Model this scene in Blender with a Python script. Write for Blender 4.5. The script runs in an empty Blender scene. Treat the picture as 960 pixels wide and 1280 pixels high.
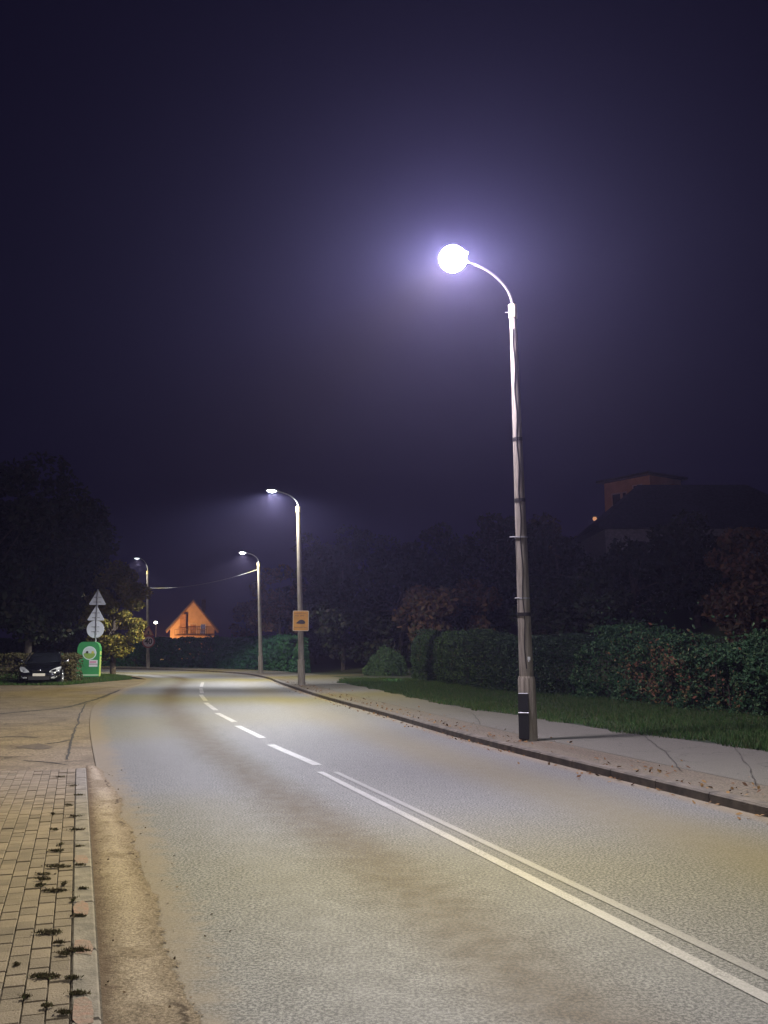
import bpy, math, random
import numpy as np
from mathutils import Vector, Matrix
random.seed(7); rng = np.random.default_rng(7)
R = math.radians; PI = math.pi
S = bpy.context.scene; COL = S.collection
# ---------------------------------------------------------------- camera
F = 1150.0; CAMH = 1.65; ALPHA = math.atan(169/F)
cd = bpy.data.cameras.new('camera'); cam = bpy.data.objects.new('camera', cd); COL.objects.link(cam)
cd.sensor_fit = 'VERTICAL'; cd.sensor_height = 36; cd.lens = 36*F/1280
cd.clip_start = .1; cd.clip_end = 2000
cam.location = (0, 0, CAMH); cam.rotation_euler = (PI/2+ALPHA, 0, 0); S.camera = cam
# ---------------------------------------------------------------- night sky
W = bpy.data.worlds.new('World'); S.world = W; W.use_nodes = True
bg = W.node_tree.nodes['Background']; bg.inputs[0].default_value = (.36, .29, 1.0, 1); bg.inputs[1].default_value = .0052
S.view_settings.view_transform = 'Standard'; S.view_settings.look = 'None'
S.view_settings.exposure = 1.0; S.view_settings.gamma = 1
S.cycles.max_bounces = 4; S.cycles.diffuse_bounces = 2; S.cycles.glossy_bounces = 2
S.cycles.transparent_max_bounces = 6; S.cycles.volume_bounces = 0
S.cycles.use_denoising = True; S.cycles.sample_clamp_indirect = 3
P_LAMP = 1900.0; HAZE = .00057
# ---------------------------------------------------------------- pixel survey -> world
def ray(px, py):
    a, c = (px-480)/F, (640-py)/F
    return Vector((a, math.cos(ALPHA)-c*math.sin(ALPHA), math.sin(ALPHA)+c*math.cos(ALPHA)))
def G(px, py, z=0.0):
    d = ray(px, py); t = (z-CAMH)/d.z; return Vector((d.x*t, d.y*t, z))
def P(px, py, Y):
    d = ray(px, py); t = Y/d.y; return Vector((d.x*t, Y, CAMH+d.z*t))
# ---------------------------------------------------------------- materials
def mat(name, col, rough=.7, metal=0, emit=None, es=0, spec=.5, noise=0, nscale=8, bump=0, bscale=60, col2=None, coat=0):
    m = bpy.data.materials.new(name); m.use_nodes = True; n = m.node_tree.nodes; l = m.node_tree.links
    b = n['Principled BSDF']; b.inputs['Base Color'].default_value = (*col, 1); b.inputs['Roughness'].default_value = rough
    b.inputs['Metallic'].default_value = metal; b.inputs['Specular IOR Level'].default_value = spec
    b.inputs['Coat Weight'].default_value = coat
    if emit: b.inputs['Emission Color'].default_value = (*emit, 1); b.inputs['Emission Strength'].default_value = es
    tc = n.new('ShaderNodeTexCoord')
    if noise or col2:
        t = n.new('ShaderNodeTexNoise'); t.inputs['Scale'].default_value = nscale; t.inputs['Detail'].default_value = 6
        l.new(tc.outputs['Object'], t.inputs['Vector'])
        r = n.new('ShaderNodeValToRGB'); r.color_ramp.elements[0].position = .35; r.color_ramp.elements[1].position = .65
        c2 = col2 or tuple(min(1, c*(1+noise)) for c in col); c1 = col if col2 else tuple(c*(1-noise) for c in col)
        r.color_ramp.elements[0].color = (*c1, 1); r.color_ramp.elements[1].color = (*c2, 1)
        l.new(t.outputs['Fac'], r.inputs[0]); l.new(r.outputs[0], b.inputs['Base Color'])
    if bump:
        t = n.new('ShaderNodeTexNoise'); t.inputs['Scale'].default_value = bscale; t.inputs['Detail'].default_value = 4
        l.new(tc.outputs['Object'], t.inputs['Vector'])
        u = n.new('ShaderNodeBump'); u.inputs['Strength'].default_value = bump; u.inputs['Distance'].default_value = .02
        l.new(t.outputs['Fac'], u.inputs['Height']); l.new(u.outputs[0], b.inputs['Normal'])
    return m
class NT:
    """little node helper"""
    def __init__(s, m): s.n = m.node_tree.nodes; s.l = m.node_tree.links
    def node(s, t, **k):
        o = s.n.new(t)
        for a, v in k.items(): setattr(o, a, v)
        return o
    def link(s, a, b): s.l.new(a, b)
    def noise(s, vec, scale, detail=4, rough=.5, dist=0):
        o = s.n.new('ShaderNodeTexNoise'); o.inputs['Scale'].default_value = scale; o.inputs['Detail'].default_value = detail
        o.inputs['Roughness'].default_value = rough; o.inputs['Distortion'].default_value = dist
        s.link(vec, o.inputs['Vector']); return o.outputs['Fac']
    def math(s, op, a, b=None, c=None, clamp=False):
        o = s.n.new('ShaderNodeMath'); o.operation = op; o.use_clamp = clamp
        for i, v in enumerate((a, b, c)):
            if v is None: continue
            if isinstance(v, (int, float)): o.inputs[i].default_value = v
            else: s.link(v, o.inputs[i])
        return o.outputs[0]
    def remap(s, v, a, b, c=0, d=1):
        o = s.n.new('ShaderNodeMapRange'); o.interpolation_type = 'SMOOTHSTEP'
        s.link(v, o.inputs[0])
        for i, x in enumerate((a, b, c, d)): o.inputs[i+1].default_value = x
        return o.outputs[0]
    def band(s, v, c, w):   # 1 at c, 0 beyond w
        return s.remap(s.math('ABSOLUTE', s.math('SUBTRACT', v, c)), 0, w, 1, 0)
    def mix(s, f, a, b, mode='MIX'):
        o = s.n.new('ShaderNodeMix'); o.data_type = 'RGBA'; o.blend_type = mode
        for i, v in ((0, f), (6, a), (7, b)):
            if isinstance(v, (int, float)): o.inputs[i].default_value = v
            elif isinstance(v, tuple): o.inputs[i].default_value = (*v, 1)
            else: s.link(v, o.inputs[i])
        return o.outputs[2]
def new_m(name):
    m = bpy.data.materials.new(name); m.use_nodes = True; return m, NT(m), m.node_tree.nodes['Principled BSDF']

def leafmat(name, cols, rough=.55):
    m = bpy.data.materials.new(name); m.use_nodes = True; n = m.node_tree.nodes; l = m.node_tree.links
    b = n['Principled BSDF']; b.inputs['Roughness'].default_value = max(rough, .7); b.inputs['Specular IOR Level'].default_value = .12
    g = n.new('ShaderNodeNewGeometry'); r = n.new('ShaderNodeValToRGB'); e = r.color_ramp.elements
    while len(e) < len(cols): e.new(.5)
    for i, c in enumerate(cols): e[i].position = i/(len(cols)-1); e[i].color = (*c, 1)
    l.new(g.outputs['Random Per Island'], r.inputs[0]); l.new(r.outputs[0], b.inputs['Base Color'])
    return m
# road asphalt: coarse aggregate, oil line, dusty edges, painted yellow lamplight band (uv: x = metres along, y = 0..1 across)
m, t, b = new_m('road_asphalt'); tc = t.node('ShaderNodeTexCoord'); uv = t.node('ShaderNodeSeparateXYZ'); t.link(tc.outputs['UV'], uv.inputs[0])
O = tc.outputs['Object']; v = uv.outputs[1]
gr = t.noise(O, 48, 3, .85); big = t.noise(O, .55, 5, .6); mid = t.noise(O, 5, 5, .65)
vw = t.math('ADD', v, t.math('MULTIPLY', t.math('SUBTRACT', big, .5), .05))
base = t.mix(t.remap(gr, .41, .62), (.042, .042, .041), (.225, .22, .208))
base = t.mix(t.remap(mid, .3, .75, 0, .15), base, (.105, .10, .094))
base = t.mix(t.math('MULTIPLY', t.band(vw, .30, .10), t.remap(mid, .25, .7, .82, .95)), base, t.mix(t.remap(gr, .4, .65), (.036, .026, .014), (.115, .084, .05)))
base = t.mix(t.math('MULTIPLY', t.band(vw, .80, .17), .6), base, (.135, .112, .058))  # yellow lamplight towards the right kerb, put into the asphalt colour
edge = t.math('MAXIMUM', t.remap(t.math('ADD', vw, t.math('MULTIPLY', t.math('SUBTRACT', mid, .5), .10)), .02, .07, 1, 0), t.remap(vw, .95, .99))
base = t.mix(t.math('MULTIPLY', edge, .85), base, t.mix(gr, (.10, .078, .052), (.23, .185, .128)))
tracks = t.math('MAXIMUM', t.band(vw, .17, .07), t.band(vw, .44, .07))
base = t.mix(t.math('MULTIPLY', tracks, .22), base, (.17, .168, .165))
t.link(base, b.inputs['Base Color']); b.inputs['Roughness'].default_value = .62
t.link(t.remap(mid, .3, .7, .66, .74), b.inputs['Roughness']); b.inputs['Specular IOR Level'].default_value = .22; (0)
bm_ = t.node('ShaderNodeBump'); bm_.inputs['Strength'].default_value = .5; bm_.inputs['Distance'].default_value = .006
t.link(gr, bm_.inputs['Height']); t.link(bm_.outputs[0], b.inputs['Normal']); M_ROAD = m

def dusty(name, dark, light, patch, gs=55, bump=.5, crack=True, cs=.9, rough=.85):
    m, t, b = new_m(name); tc = t.node('ShaderNodeTexCoord'); O = tc.outputs['Object']
    g = t.noise(O, gs, 4, .7); bigv = t.noise(O, 1.1, 6, .65, .6); md = t.noise(O, 7, 5, .6)
    c = t.mix(t.remap(g, .35, .68), dark, light)
    c = t.mix(t.remap(bigv, .42, .62, 0, .8), c, t.mix(md, patch, tuple(x*1.35 for x in patch)))
    h = t.math('ADD', g, t.math('MULTIPLY', md, 1.5))
    if crack:
        vo = t.node('ShaderNodeTexVoronoi', feature='DISTANCE_TO_EDGE'); vo.inputs['Scale'].default_value = cs
        wv = t.node('ShaderNodeVectorMath', operation='ADD'); nc = t.node('ShaderNodeTexNoise'); nc.inputs['Scale'].default_value = 2.2; nc.inputs['Detail'].default_value = 5
        t.link(O, nc.inputs['Vector']); t.link(O, wv.inputs[0]); t.link(nc.outputs['Color'], wv.inputs[1]); t.link(wv.outputs[0], vo.inputs['Vector'])
        cr = t.math('MULTIPLY', t.remap(vo.outputs['Distance'], .0, .012, 1, 0), t.remap(bigv, .45, .55))
        c = t.mix(t.math('MULTIPLY', cr, .8), c, tuple(x*.35 for x in dark)); h = t.math('SUBTRACT', h, cr)
    t.link(c, b.inputs['Base Color']); b.inputs['Roughness'].default_value = rough; b.inputs['Specular IOR Level'].default_value = .3
    bp = t.node('ShaderNodeBump'); bp.inputs['Strength'].default_value = bump; bp.inputs['Distance'].default_value = .012
    t.link(h, bp.inputs['Height']); t.link(bp.outputs[0], b.inputs['Normal']); return m
M_APRON = dusty('worn_apron_asphalt', (.08, .06, .038), (.24, .188, .125), (.085, .064, .042), 30)
m, t, b = new_m('gutter_dirt'); tc = t.node('ShaderNodeTexCoord'); O = tc.outputs['Object']; uv = t.node('ShaderNodeSeparateXYZ'); t.link(tc.outputs['UV'], uv.inputs[0])
fine = t.noise(O, 60, 4, .75); md = t.noise(O, 6, 6, .7); lo = t.noise(O, 1.6, 4, .6, .5); w = t.math('ADD', uv.outputs[1], t.math('MULTIPLY', t.math('SUBTRACT', md, .5), .42))
c = t.mix(t.remap(fine, .35, .68), (.12, .092, .062), (.29, .23, .16))
c = t.mix(t.math('MULTIPLY', t.math('MULTIPLY', t.band(w, .42, .30), t.remap(lo, .40, .48)), .95), c, t.mix(t.remap(fine, .35, .65), (.20, .16, .115), (.40, .335, .25)))
c = t.mix(t.math('MULTIPLY', t.remap(w, .72, .95), .8), c, t.mix(t.remap(fine, .4, .62), (.13, .10, .066), (.26, .205, .14)))
c = t.mix(t.math('MULTIPLY', t.remap(w, .0, .2, 1, 0), .8), c, (.075, .046, .027))
c = t.mix(t.math('MULTIPLY', t.math('MULTIPLY', t.band(w, .66, .07), t.remap(lo, .38, .48, 1, 0)), .85), c, (.045, .028, .016))
t.link(c, b.inputs['Base Color']); b.inputs['Roughness'].default_value = .9; b.inputs['Specular IOR Level'].default_value = .2
bp = t.node('ShaderNodeBump'); bp.inputs['Strength'].default_value = .7; bp.inputs['Distance'].default_value = .02; t.link(t.math('ADD', fine, t.math('MULTIPLY', md, 2.5)), bp.inputs['Height']); t.link(bp.outputs[0], b.inputs['Normal']); M_GUTTER = m
fin2 = t.noise(O, 34, 5, .8); al = t.math('GREATER_THAN', t.math('ADD', fin2, t.math('MULTIPLY', t.math('SUBTRACT', md, .5), .5)), t.remap(uv.outputs[1], .50, 1.0, .05, .85)); t.link(al, b.inputs['Alpha'])
M_WALK = dusty('sidewalk_asphalt', (.062, .057, .045), (.145, .134, .106), (.082, .076, .06), 60, .4)
M_STRIP = dusty('dirty_setts', (.055, .044, .03), (.165, .135, .095), (.095, .078, .055), 30, .9, True, 5.0)
M_SOIL = dusty('ground_soil', (.022, .024, .012), (.05, .05, .026), (.03, .04, .016), 20, .8, False)
M_KERB = mat('kerb_concrete', (.085, .068, .05), .85, noise=.35, nscale=6, bump=.4)
M_LKERB = mat('edging_concrete', (.15, .13, .105), .85, noise=.3, nscale=9, bump=.4, col2=None)
M_PAVER = mat('paving_block', (.115, .087, .056), .85, bump=.4, bscale=90, col2=(.185, .145, .098), nscale=5)
# per block tint
t = NT(M_PAVER); g = t.node('ShaderNodeNewGeometry'); bs = M_PAVER.node_tree.nodes['Principled BSDF']
old = bs.inputs['Base Color'].links[0].from_socket
t.link(t.mix(.45, old, t.mix(g.outputs['Random Per Island'], (.075, .058, .038), (.23, .18, .125))), bs.inputs['Base Color'])
M_REDP = mat('faded_red_paint', (.16, .125, .095), .85, nscale=22, col2=(.22, .125, .09), bump=.4)
M_CRACK = mat('crack_dark', (.02, .015, .01), .9)
# worn white paint
m, t, b = new_m('worn_road_paint'); tc = t.node('ShaderNodeTexCoord'); g1 = t.noise(tc.outputs['Object'], 70, 4, .7); g2 = t.noise(tc.outputs['Object'], 2.5, 4)
t.link(t.mix(t.math('MULTIPLY', t.remap(g1, .40, .58), t.remap(g2, .35, .65, .35, 1)), (.27, .26, .245), (.12, .115, .108)), b.inputs['Base Color'])
b.inputs['Roughness'].default_value = .6; M_PAINT = m
m, t, b = new_m('very_worn_road_paint'); tc = t.node('ShaderNodeTexCoord'); g1 = t.noise(tc.outputs['Object'], 70, 4, .7); g2 = t.noise(tc.outputs['Object'], 2.5, 4)
t.link(t.mix(t.math('MULTIPLY', t.remap(g1, .42, .60), t.remap(g2, .3, .7, .6, 1)), (.175, .168, .158), (.11, .105, .10)), b.inputs['Base Color'])
b.inputs['Roughness'].default_value = .6; M_PAINT2 = m
# concrete pole: vertical streaks
m, t, b = new_m('pole_concrete'); tc = t.node('ShaderNodeTexCoord'); mp = t.node('ShaderNodeMapping'); mp.inputs['Scale'].default_value = (14, 14, .8)
t.link(tc.outputs['Object'], mp.inputs[0]); s1 = t.noise(mp.outputs[0], 2, 6, .7); s2 = t.noise(tc.outputs['Object'], 1.5, 5)
c = t.mix(t.remap(s1, .38, .62), (.12, .10, .072), (.27, .235, .18)); c = t.mix(t.remap(s2, .4, .7, 0, .5), c, (.34, .31, .26))
t.link(c, b.inputs['Base Color']); b.inputs['Roughness'].default_value = .85
bp = t.node('ShaderNodeBump'); bp.inputs['Strength'].default_value = .7; bp.inputs['Distance'].default_value = .01; t.link(s1, bp.inputs['Height']); t.link(bp.outputs[0], b.inputs['Normal']); M_POLE = m
M_GALV = mat('galvanised_steel', (.36, .36, .36), .5, .4, noise=.2, nscale=12)
M_ARM = mat('darkened_arm_steel', (.045, .04, .035), .8)  # main arm coloured darker to offset overexposure from the globe
M_BAND = mat('dark_steel_band', (.035, .03, .028), .6, .5)
M_CREAM = mat('cream_collar', (.40, .34, .20), .7, noise=.15)
M_BLACK = mat('black_plastic', (.018, .018, .02), .5)
M_HOUS = mat('luminaire_grey', (.22, .22, .23), .5, .3)
M_GLOW = mat('lamp_glare_globe', (.9, .9, .9), .3)
_t = NT(M_GLOW); _a = _t.node('ShaderNodeAddShader'); _tr = _t.node('ShaderNodeBsdfTransparent'); _em = _t.node('ShaderNodeEmission')
_em.inputs[0].default_value = (.78, .66, 1, 1); _em.inputs[1].default_value = 380  # violet emission stands in for the lens halo around the lamp
_t.link(_tr.outputs[0], _a.inputs[0]); _t.link(_em.outputs[0], _a.inputs[1]); _t.link(_a.outputs[0], _t.n['Material Output'].inputs[0])
M_GLOW2 = mat('lamp_glass', (.9, .9, .9), .3, emit=(.93, .97, 1), es=55)
M_GLOW3 = mat('lamp_glass_dim', (.9, .9, .9), .3, emit=(.80, .90, 1), es=2.0)
M_GLOWW = mat('warm_bulb', (.9, .8, .6), .3, emit=(1, .62, .30), es=30)
M_SIGNB = mat('sign_back_grey', (.72, .72, .76), .5, .0, noise=.08, nscale=3)
M_WIRE = mat('wire', (.22, .22, .24), .6)

# ---------------------------------------------------------------- mesh helpers
def tag(o, label=None, cat=None, group=None, kind=None):
    if label: o['label'] = label
    if cat: o['category'] = cat
    if group: o['group'] = group
    if kind: o['kind'] = kind
    return o
def empty(name, loc, rz=0, **k):
    o = bpy.data.objects.new(name, None); COL.objects.link(o); o.location = loc; o.rotation_euler = (0, 0, rz); o.empty_display_size = .2
    return tag(o, **k)
def link(name, me, mats, parent=None, loc=None, smooth=False):
    o = bpy.data.objects.new(name, me); COL.objects.link(o)
    for x in (mats if isinstance(mats, (list, tuple)) else [mats]): me.materials.append(x)
    if parent: o.parent = parent
    if loc is not None: o.location = loc
    if smooth: me.shade_smooth() if hasattr(me, 'shade_smooth') else None
    return o
class MB:
    def __init__(s): s.v = []; s.f = []; s.mi = []
    def add(s, vs, fs, mi=0):
        k = len(s.v); s.v += [tuple(x) for x in vs]; s.f += [tuple(i+k for i in f) for f in fs]; s.mi += [mi]*len(fs); return s
    def box(s, c, d, rz=0, mi=0, bev=0):
        hx, hy, hz = d[0]/2, d[1]/2, d[2]/2
        if bev:
            rings = []
            for z, i in ((-hz, bev), (-hz+bev, 0), (hz-bev, 0), (hz, bev)):
                rings.append([(x*(hx-i) if True else 0, y*(hy-i), z) for x, y in ((-1, -1), (1, -1), (1, 1), (-1, 1))])
            vs = [p for r in rings for p in r]; fs = [(3, 2, 1, 0), (12, 13, 14, 15)]
            for r in range(3):
                for i in range(4): fs.append((r*4+i, r*4+(i+1) % 4, r*4+4+(i+1) % 4, r*4+4+i))
        else:
            vs = [(x*hx, y*hy, z*hz) for z in (-1, 1) for x, y in ((-1, -1), (1, -1), (1, 1), (-1, 1))]
            fs = [(3, 2, 1, 0), (4, 5, 6, 7)]+[(i, (i+1) % 4, 4+(i+1) % 4, 4+i) for i in range(4)]
        ca, sa = math.cos(rz), math.sin(rz)
        return s.add([(c[0]+x*ca-y*sa, c[1]+x*sa+y*ca, c[2]+z) for x, y, z in vs], fs, mi)
    def tube(s, pts, rad, n=12, mi=0, cap=True):
        pts = [Vector(p) for p in pts]; rad = rad if isinstance(rad, (list, tuple)) else [rad]*len(pts); vs = []; fs = []
        for i, p in enumerate(pts):
            d = (pts[min(i+1, len(pts)-1)]-pts[max(i-1, 0)])
            if d.length < 1e-9: d = Vector((0, 0, 1))
            d.normalize(); a = Vector((1, 0, 0)) if abs(d.x) < .9 else Vector((0, 1, 0)); u = (a-d*a.dot(d)).normalized(); w = d.cross(u)
            vs += [p+(u*math.cos(2*PI*k/n)+w*math.sin(2*PI*k/n))*rad[i] for k in range(n)]
        for i in range(len(pts)-1):
            for k in range(n): fs.append((i*n+k, i*n+(k+1) % n, (i+1)*n+(k+1) % n, (i+1)*n+k))
        if cap: fs += [tuple(range(n-1, -1, -1)), tuple(range((len(pts)-1)*n, len(pts)*n))]
        return s.add(vs, fs, mi)
    def loft(s, rings, mi=0, cap=True, closed=True):
        n = len(rings[0]); vs = [p for r in rings for p in r]; fs = []
        for i in range(len(rings)-1):
            for k in range(n if closed else n-1): fs.append((i*n+k, i*n+(k+1) % n, (i+1)*n+(k+1) % n, (i+1)*n+k))
        if cap: fs += [tuple(range(n-1, -1, -1)), tuple(range((len(rings)-1)*n, len(rings)*n))]
        return s.add(vs, fs, mi)
    def ell(s, c, r, n=20, m=12, z0=-1, z1=1, mi=0):
        rings = []
        for i in range(m+1):
            z = math.sin(PI/2*max(-.999, min(.999, z0+(z1-z0)*i/m)))
            q = math.sqrt(1-z*z)
            rings.append([(c[0]+r[0]*q*math.cos(2*PI*k/n), c[1]+r[1]*q*math.sin(2*PI*k/n), c[2]+r[2]*z) for k in range(n)])
        return s.loft(rings, mi)
    def prism(s, poly, y0, y1, mi=0):   # poly in xz, extruded in y
        n = len(poly)
        return s.add([(x, y0, z) for x, z in poly]+[(x, y1, z) for x, z in poly],
                     [tuple(range(n)), tuple(range(2*n-1, n-1, -1))]+[(i, i+n, (i+1) % n+n, (i+1) % n) for i in range(n)], mi)
    def mesh(s, name):
        me = bpy.data.meshes.new(name); me.from_pydata(s.v, [], s.f); me.update()
        if any(s.mi): me.polygons.foreach_set('material_index', s.mi)
        return me
    def build(s, name, mats, parent=None, loc=None, smooth=False, kind=None):
        me = s.mesh(name); o = link(name, me, mats, parent, loc)
        if smooth:
            me.polygons.foreach_set('use_smooth', [True]*len(me.polygons))
            try: me.set_sharp_from_angle(angle=R(40))
            except Exception: pass
        if kind: o['kind'] = kind
        return o
def quads_mesh(name, V):     # V: (n,k,3) array of separate polygons
    n, k = V.shape[:2]; me = bpy.data.meshes.new(name); me.vertices.add(n*k); me.vertices.foreach_set('co', V.reshape(-1).astype(np.float32))
    me.loops.add(n*k); me.loops.foreach_set('vertex_index', np.arange(n*k, dtype=np.int32)); me.polygons.add(n)
    me.polygons.foreach_set('loop_start', np.arange(0, n*k, k, dtype=np.int32)); me.update(calc_edges=True); me.validate(); return me
def vnoise(p, s, seed=0):
    q = p*s; return (np.sin(q[:, 0]*1.3+seed)*np.cos(q[:, 1]*1.1+seed*2)+np.sin(q[:, 2]*1.7+q[:, 0]*.7+seed*3)+np.sin(q[:, 1]*2.3-q[:, 2]*1.1+seed))/3
def leaves(name, pts, size, mats, parent=None, var=.4, seed=0, up=.3):
    r = np.random.default_rng(seed); n = len(pts)
    nrm = r.normal(size=(n, 3)); nrm[:, 2] += up; nrm /= np.linalg.norm(nrm, axis=1)[:, None]
    a = r.normal(size=(n, 3)); a -= nrm*(a*nrm).sum(1)[:, None]; a /= np.linalg.norm(a, axis=1)[:, None]; b_ = np.cross(nrm, a)
    s = (size*(1+var*r.uniform(-1, 1, n)))[:, None]
    V = np.stack([pts-a*s*.9, pts-a*s*.2+b_*s*.45+nrm*s*.12, pts+a*s*.35+b_*s*.38, pts+a*s, pts+a*s*.35-b_*s*.38, pts-a*s*.2-b_*s*.45+nrm*s*.12], axis=1)
    return link(name, quads_mesh(name, V), mats, parent)
def strip_between(name, A, B, z, m, kind='structure', n=1):
    mb = MB()
    for i in range(len(A)-1):
        mb.add([(A[i][0], A[i][1], z), (B[i][0], B[i][1], z), (B[i+1][0], B[i+1][1], z), (A[i+1][0], A[i+1][1], z)], [(0, 1, 2, 3)])
    return mb.build(name, m, kind=kind)
def resample(pts, step):
    pts = [Vector((p[0], p[1], 0)) for p in pts]; L = [0]
    for a, b in zip(pts, pts[1:]): L.append(L[-1]+(b-a).length)
    n = max(2, int(L[-1]/step)+1); out = []
    # Catmull-Rom
    for k in range(n):
        s = L[-1]*k/(n-1); i = max(j for j in range(len(L)) if L[j] <= s+1e-9); i = min(i, len(pts)-2); u = (s-L[i])/(L[i+1]-L[i])
        p0 = pts[max(i-1, 0)]; p1 = pts[i]; p2 = pts[i+1]; p3 = pts[min(i+2, len(pts)-1)]
        out.append(.5*((2*p1)+(p2-p0)*u+(2*p0-5*p1+4*p2-p3)*u*u+(3*p1-p0-3*p2+p3)*u**3))
    return out
def poly_sheet(name, pts, z, m, kind='structure'):
    import bmesh
    bm = bmesh.new(); vs = [bm.verts.new((p[0], p[1], z)) for p in pts]; f = bm.faces.new(vs)
    bmesh.ops.triangulate(bm, faces=[f]); me = bpy.data.meshes.new(name); bm.to_mesh(me); bm.free()
    for p in me.polygons:
        if p.normal.z < 0: p.flip()
    o = link(name, me, m); o['kind'] = kind; return o

# ---------------------------------------------------------------- terrain
def sstep(a, b, x):
    u = np.clip((x-a)/(b-a), 0, 1); return u*u*(3-2*u)
def hill(x, y):
    s = x-(13.7-.267*y)
    h = 8.5*sstep(3, 34, s)*sstep(10, 40, y+s*.5) + .55*sstep(1.2, 4, s)
    h = h*(1-sstep(95, 150, y)*.6)
    return h - .06
gx = np.linspace(-260, 260, 131); gy = np.linspace(-60, 420, 121); mb = MB()
vs = [(x, y, float(hill(x, y))) for y in gy for x in gx]; nx = len(gx)
mb.add(vs, [(j*nx+i, j*nx+i+1, (j+1)*nx+i+1, (j+1)*nx+i) for j in range(len(gy)-1) for i in range(nx-1)])
mb.build('ground', M_SOIL, smooth=True, kind='structure')
def hz(x, y): return float(hill(x, y))

# ---------------------------------------------------------------- road
Rw = [(15.6, -30), tuple(G(960, 1022))[:2], tuple(G(600, 930))[:2], tuple(G(480, 895))[:2], tuple(G(400, 872))[:2], tuple(G(350, 855))[:2], tuple(G(334, 848.5))[:2], (-8.6, 57.2), (-12.5, 64), (-18.5, 70), (-26, 75), (-45, 84), (-80, 98)]
Lw = [(9.5, -30), tuple(G(250, 1280))[:2], tuple(G(135, 960))[:2], tuple(G(121, 900))[:2], tuple(G(127, 880))[:2], tuple(G(157, 862))[:2], tuple(G(183, 850))[:2], (-13.4, 51), (-16, 56), (-20, 60.5), (-27, 65.5), (-45, 73.5), (-80, 87)]
def align(A, B, n_per=10):     # matched stations, dense
    def cr(pts):
        out = []
        for i in range(len(pts)-1):
            p0 = Vector(pts[max(i-1, 0)]); p1 = Vector(pts[i]); p2 = Vector(pts[i+1]); p3 = Vector(pts[min(i+2, len(pts)-1)])
            t1 = (p2-p0)*.5 if i > 0 else (p2-p1); t2 = (p3-p1)*.5
            # length-limited tangents avoid overshoot
            d = (p2-p1).length; t1 = t1.normalized()*d*.9; t2 = t2.normalized()*d*.9
            for k in range(n_per):
                u = k/n_per; out.append(p1*(2*u**3-3*u*u+1)+t1*(u**3-2*u*u+u)+p2*(3*u*u-2*u**3)+t2*(u**3-u*u))
        out.append(Vector(pts[-1])); return out
    return cr(A), cr(B)
RL, RR = align(Lw, Rw, 10)
for p in RL:
    if p.y < 40: p.x -= .16
NA = 24; vs = []; fs = []; uvs = []; dist = 0; prev = None
for i, (a, b) in enumerate(zip(RL, RR)):
    c = (a+b)/2
    if prev is not None: dist += (c-prev).length
    prev = c
    for j in range(NA+1):
        q = a.lerp(b, j/NA); vs.append((q.x, q.y, 0)); uvs.append((dist, j/NA))
for i in range(len(RL)-1):
    for j in range(NA): fs.append((i*(NA+1)+j, i*(NA+1)+j+1, (i+1)*(NA+1)+j+1, (i+1)*(NA+1)+j))
mb = MB(); mb.add(vs, fs); me = mb.mesh('road'); ul = me.uv_layers.new(name='UVMap')
for lp in me.loops: ul.data[lp.index].uv = uvs[lp.vertex_index]
road = link('road', me, M_ROAD); road['kind'] = 'structure'

# markings
def line_strip(name, pts, w, m, z=.004, dash=None):
    pts = resample(pts, .5); mb = MB(); L = 0
    def off(i):
        d = (pts[min(i+1, len(pts)-1)]-pts[max(i-1, 0)]).normalized(); return Vector((-d.y, d.x, 0))*w/2
    for i in range(len(pts)-1):
        a, b = pts[i], pts[i+1]; oa, ob = off(i), off(i+1)
        mb.add([(a-oa)[:2]+(z,), (a+oa)[:2]+(z,), (b+ob)[:2]+(z,), (b-ob)[:2]+(z,)], [(3, 2, 1, 0)])
    return mb.build(name, m, kind='structure')
s1a, s1b = G(400, 965), G(960, 1249); s2a, s2b = G(419, 965), G(960, 1221)
d1 = (s1b-s1a)
line_strip('road_marking', [s1a, s1a.lerp(s1b, .5), s1b, s1b+(s1b-s1a)*2.4], .092, M_PAINT)
line_strip('road_marking', [s2a, s2a.lerp(s2b, .5), s2b, s2b+(s2b-s2a)*2.4], .08, M_PAINT2)
for (a, b) in (((338, 931), (397, 956.5)), ((297, 907.5), (328, 922.5)), ((271.5, 891.5), (293, 902.5)), ((257, 878.5), (270, 888)), ((251, 868.5), (257, 876)), ((251, 860.5), (252.5, 866.5)), ((253.5, 853), (251.5, 858.5))):
    line_strip('road_marking', [G(*a), G(*b)], .14, M_PAINT)

# ---- left side: apron, gutter, block paving
K0 = G(129, 1280); K1 = G(108, 962); kd = (K1-K0).normalized(); kn = Vector((-kd.y, kd.x, 0))  # kn to the left
def K(s, o, z=0): q = K1+kd*s+kn*o; return (q.x, q.y, z)       # s metres beyond paving end, o metres left of kerb face
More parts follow.
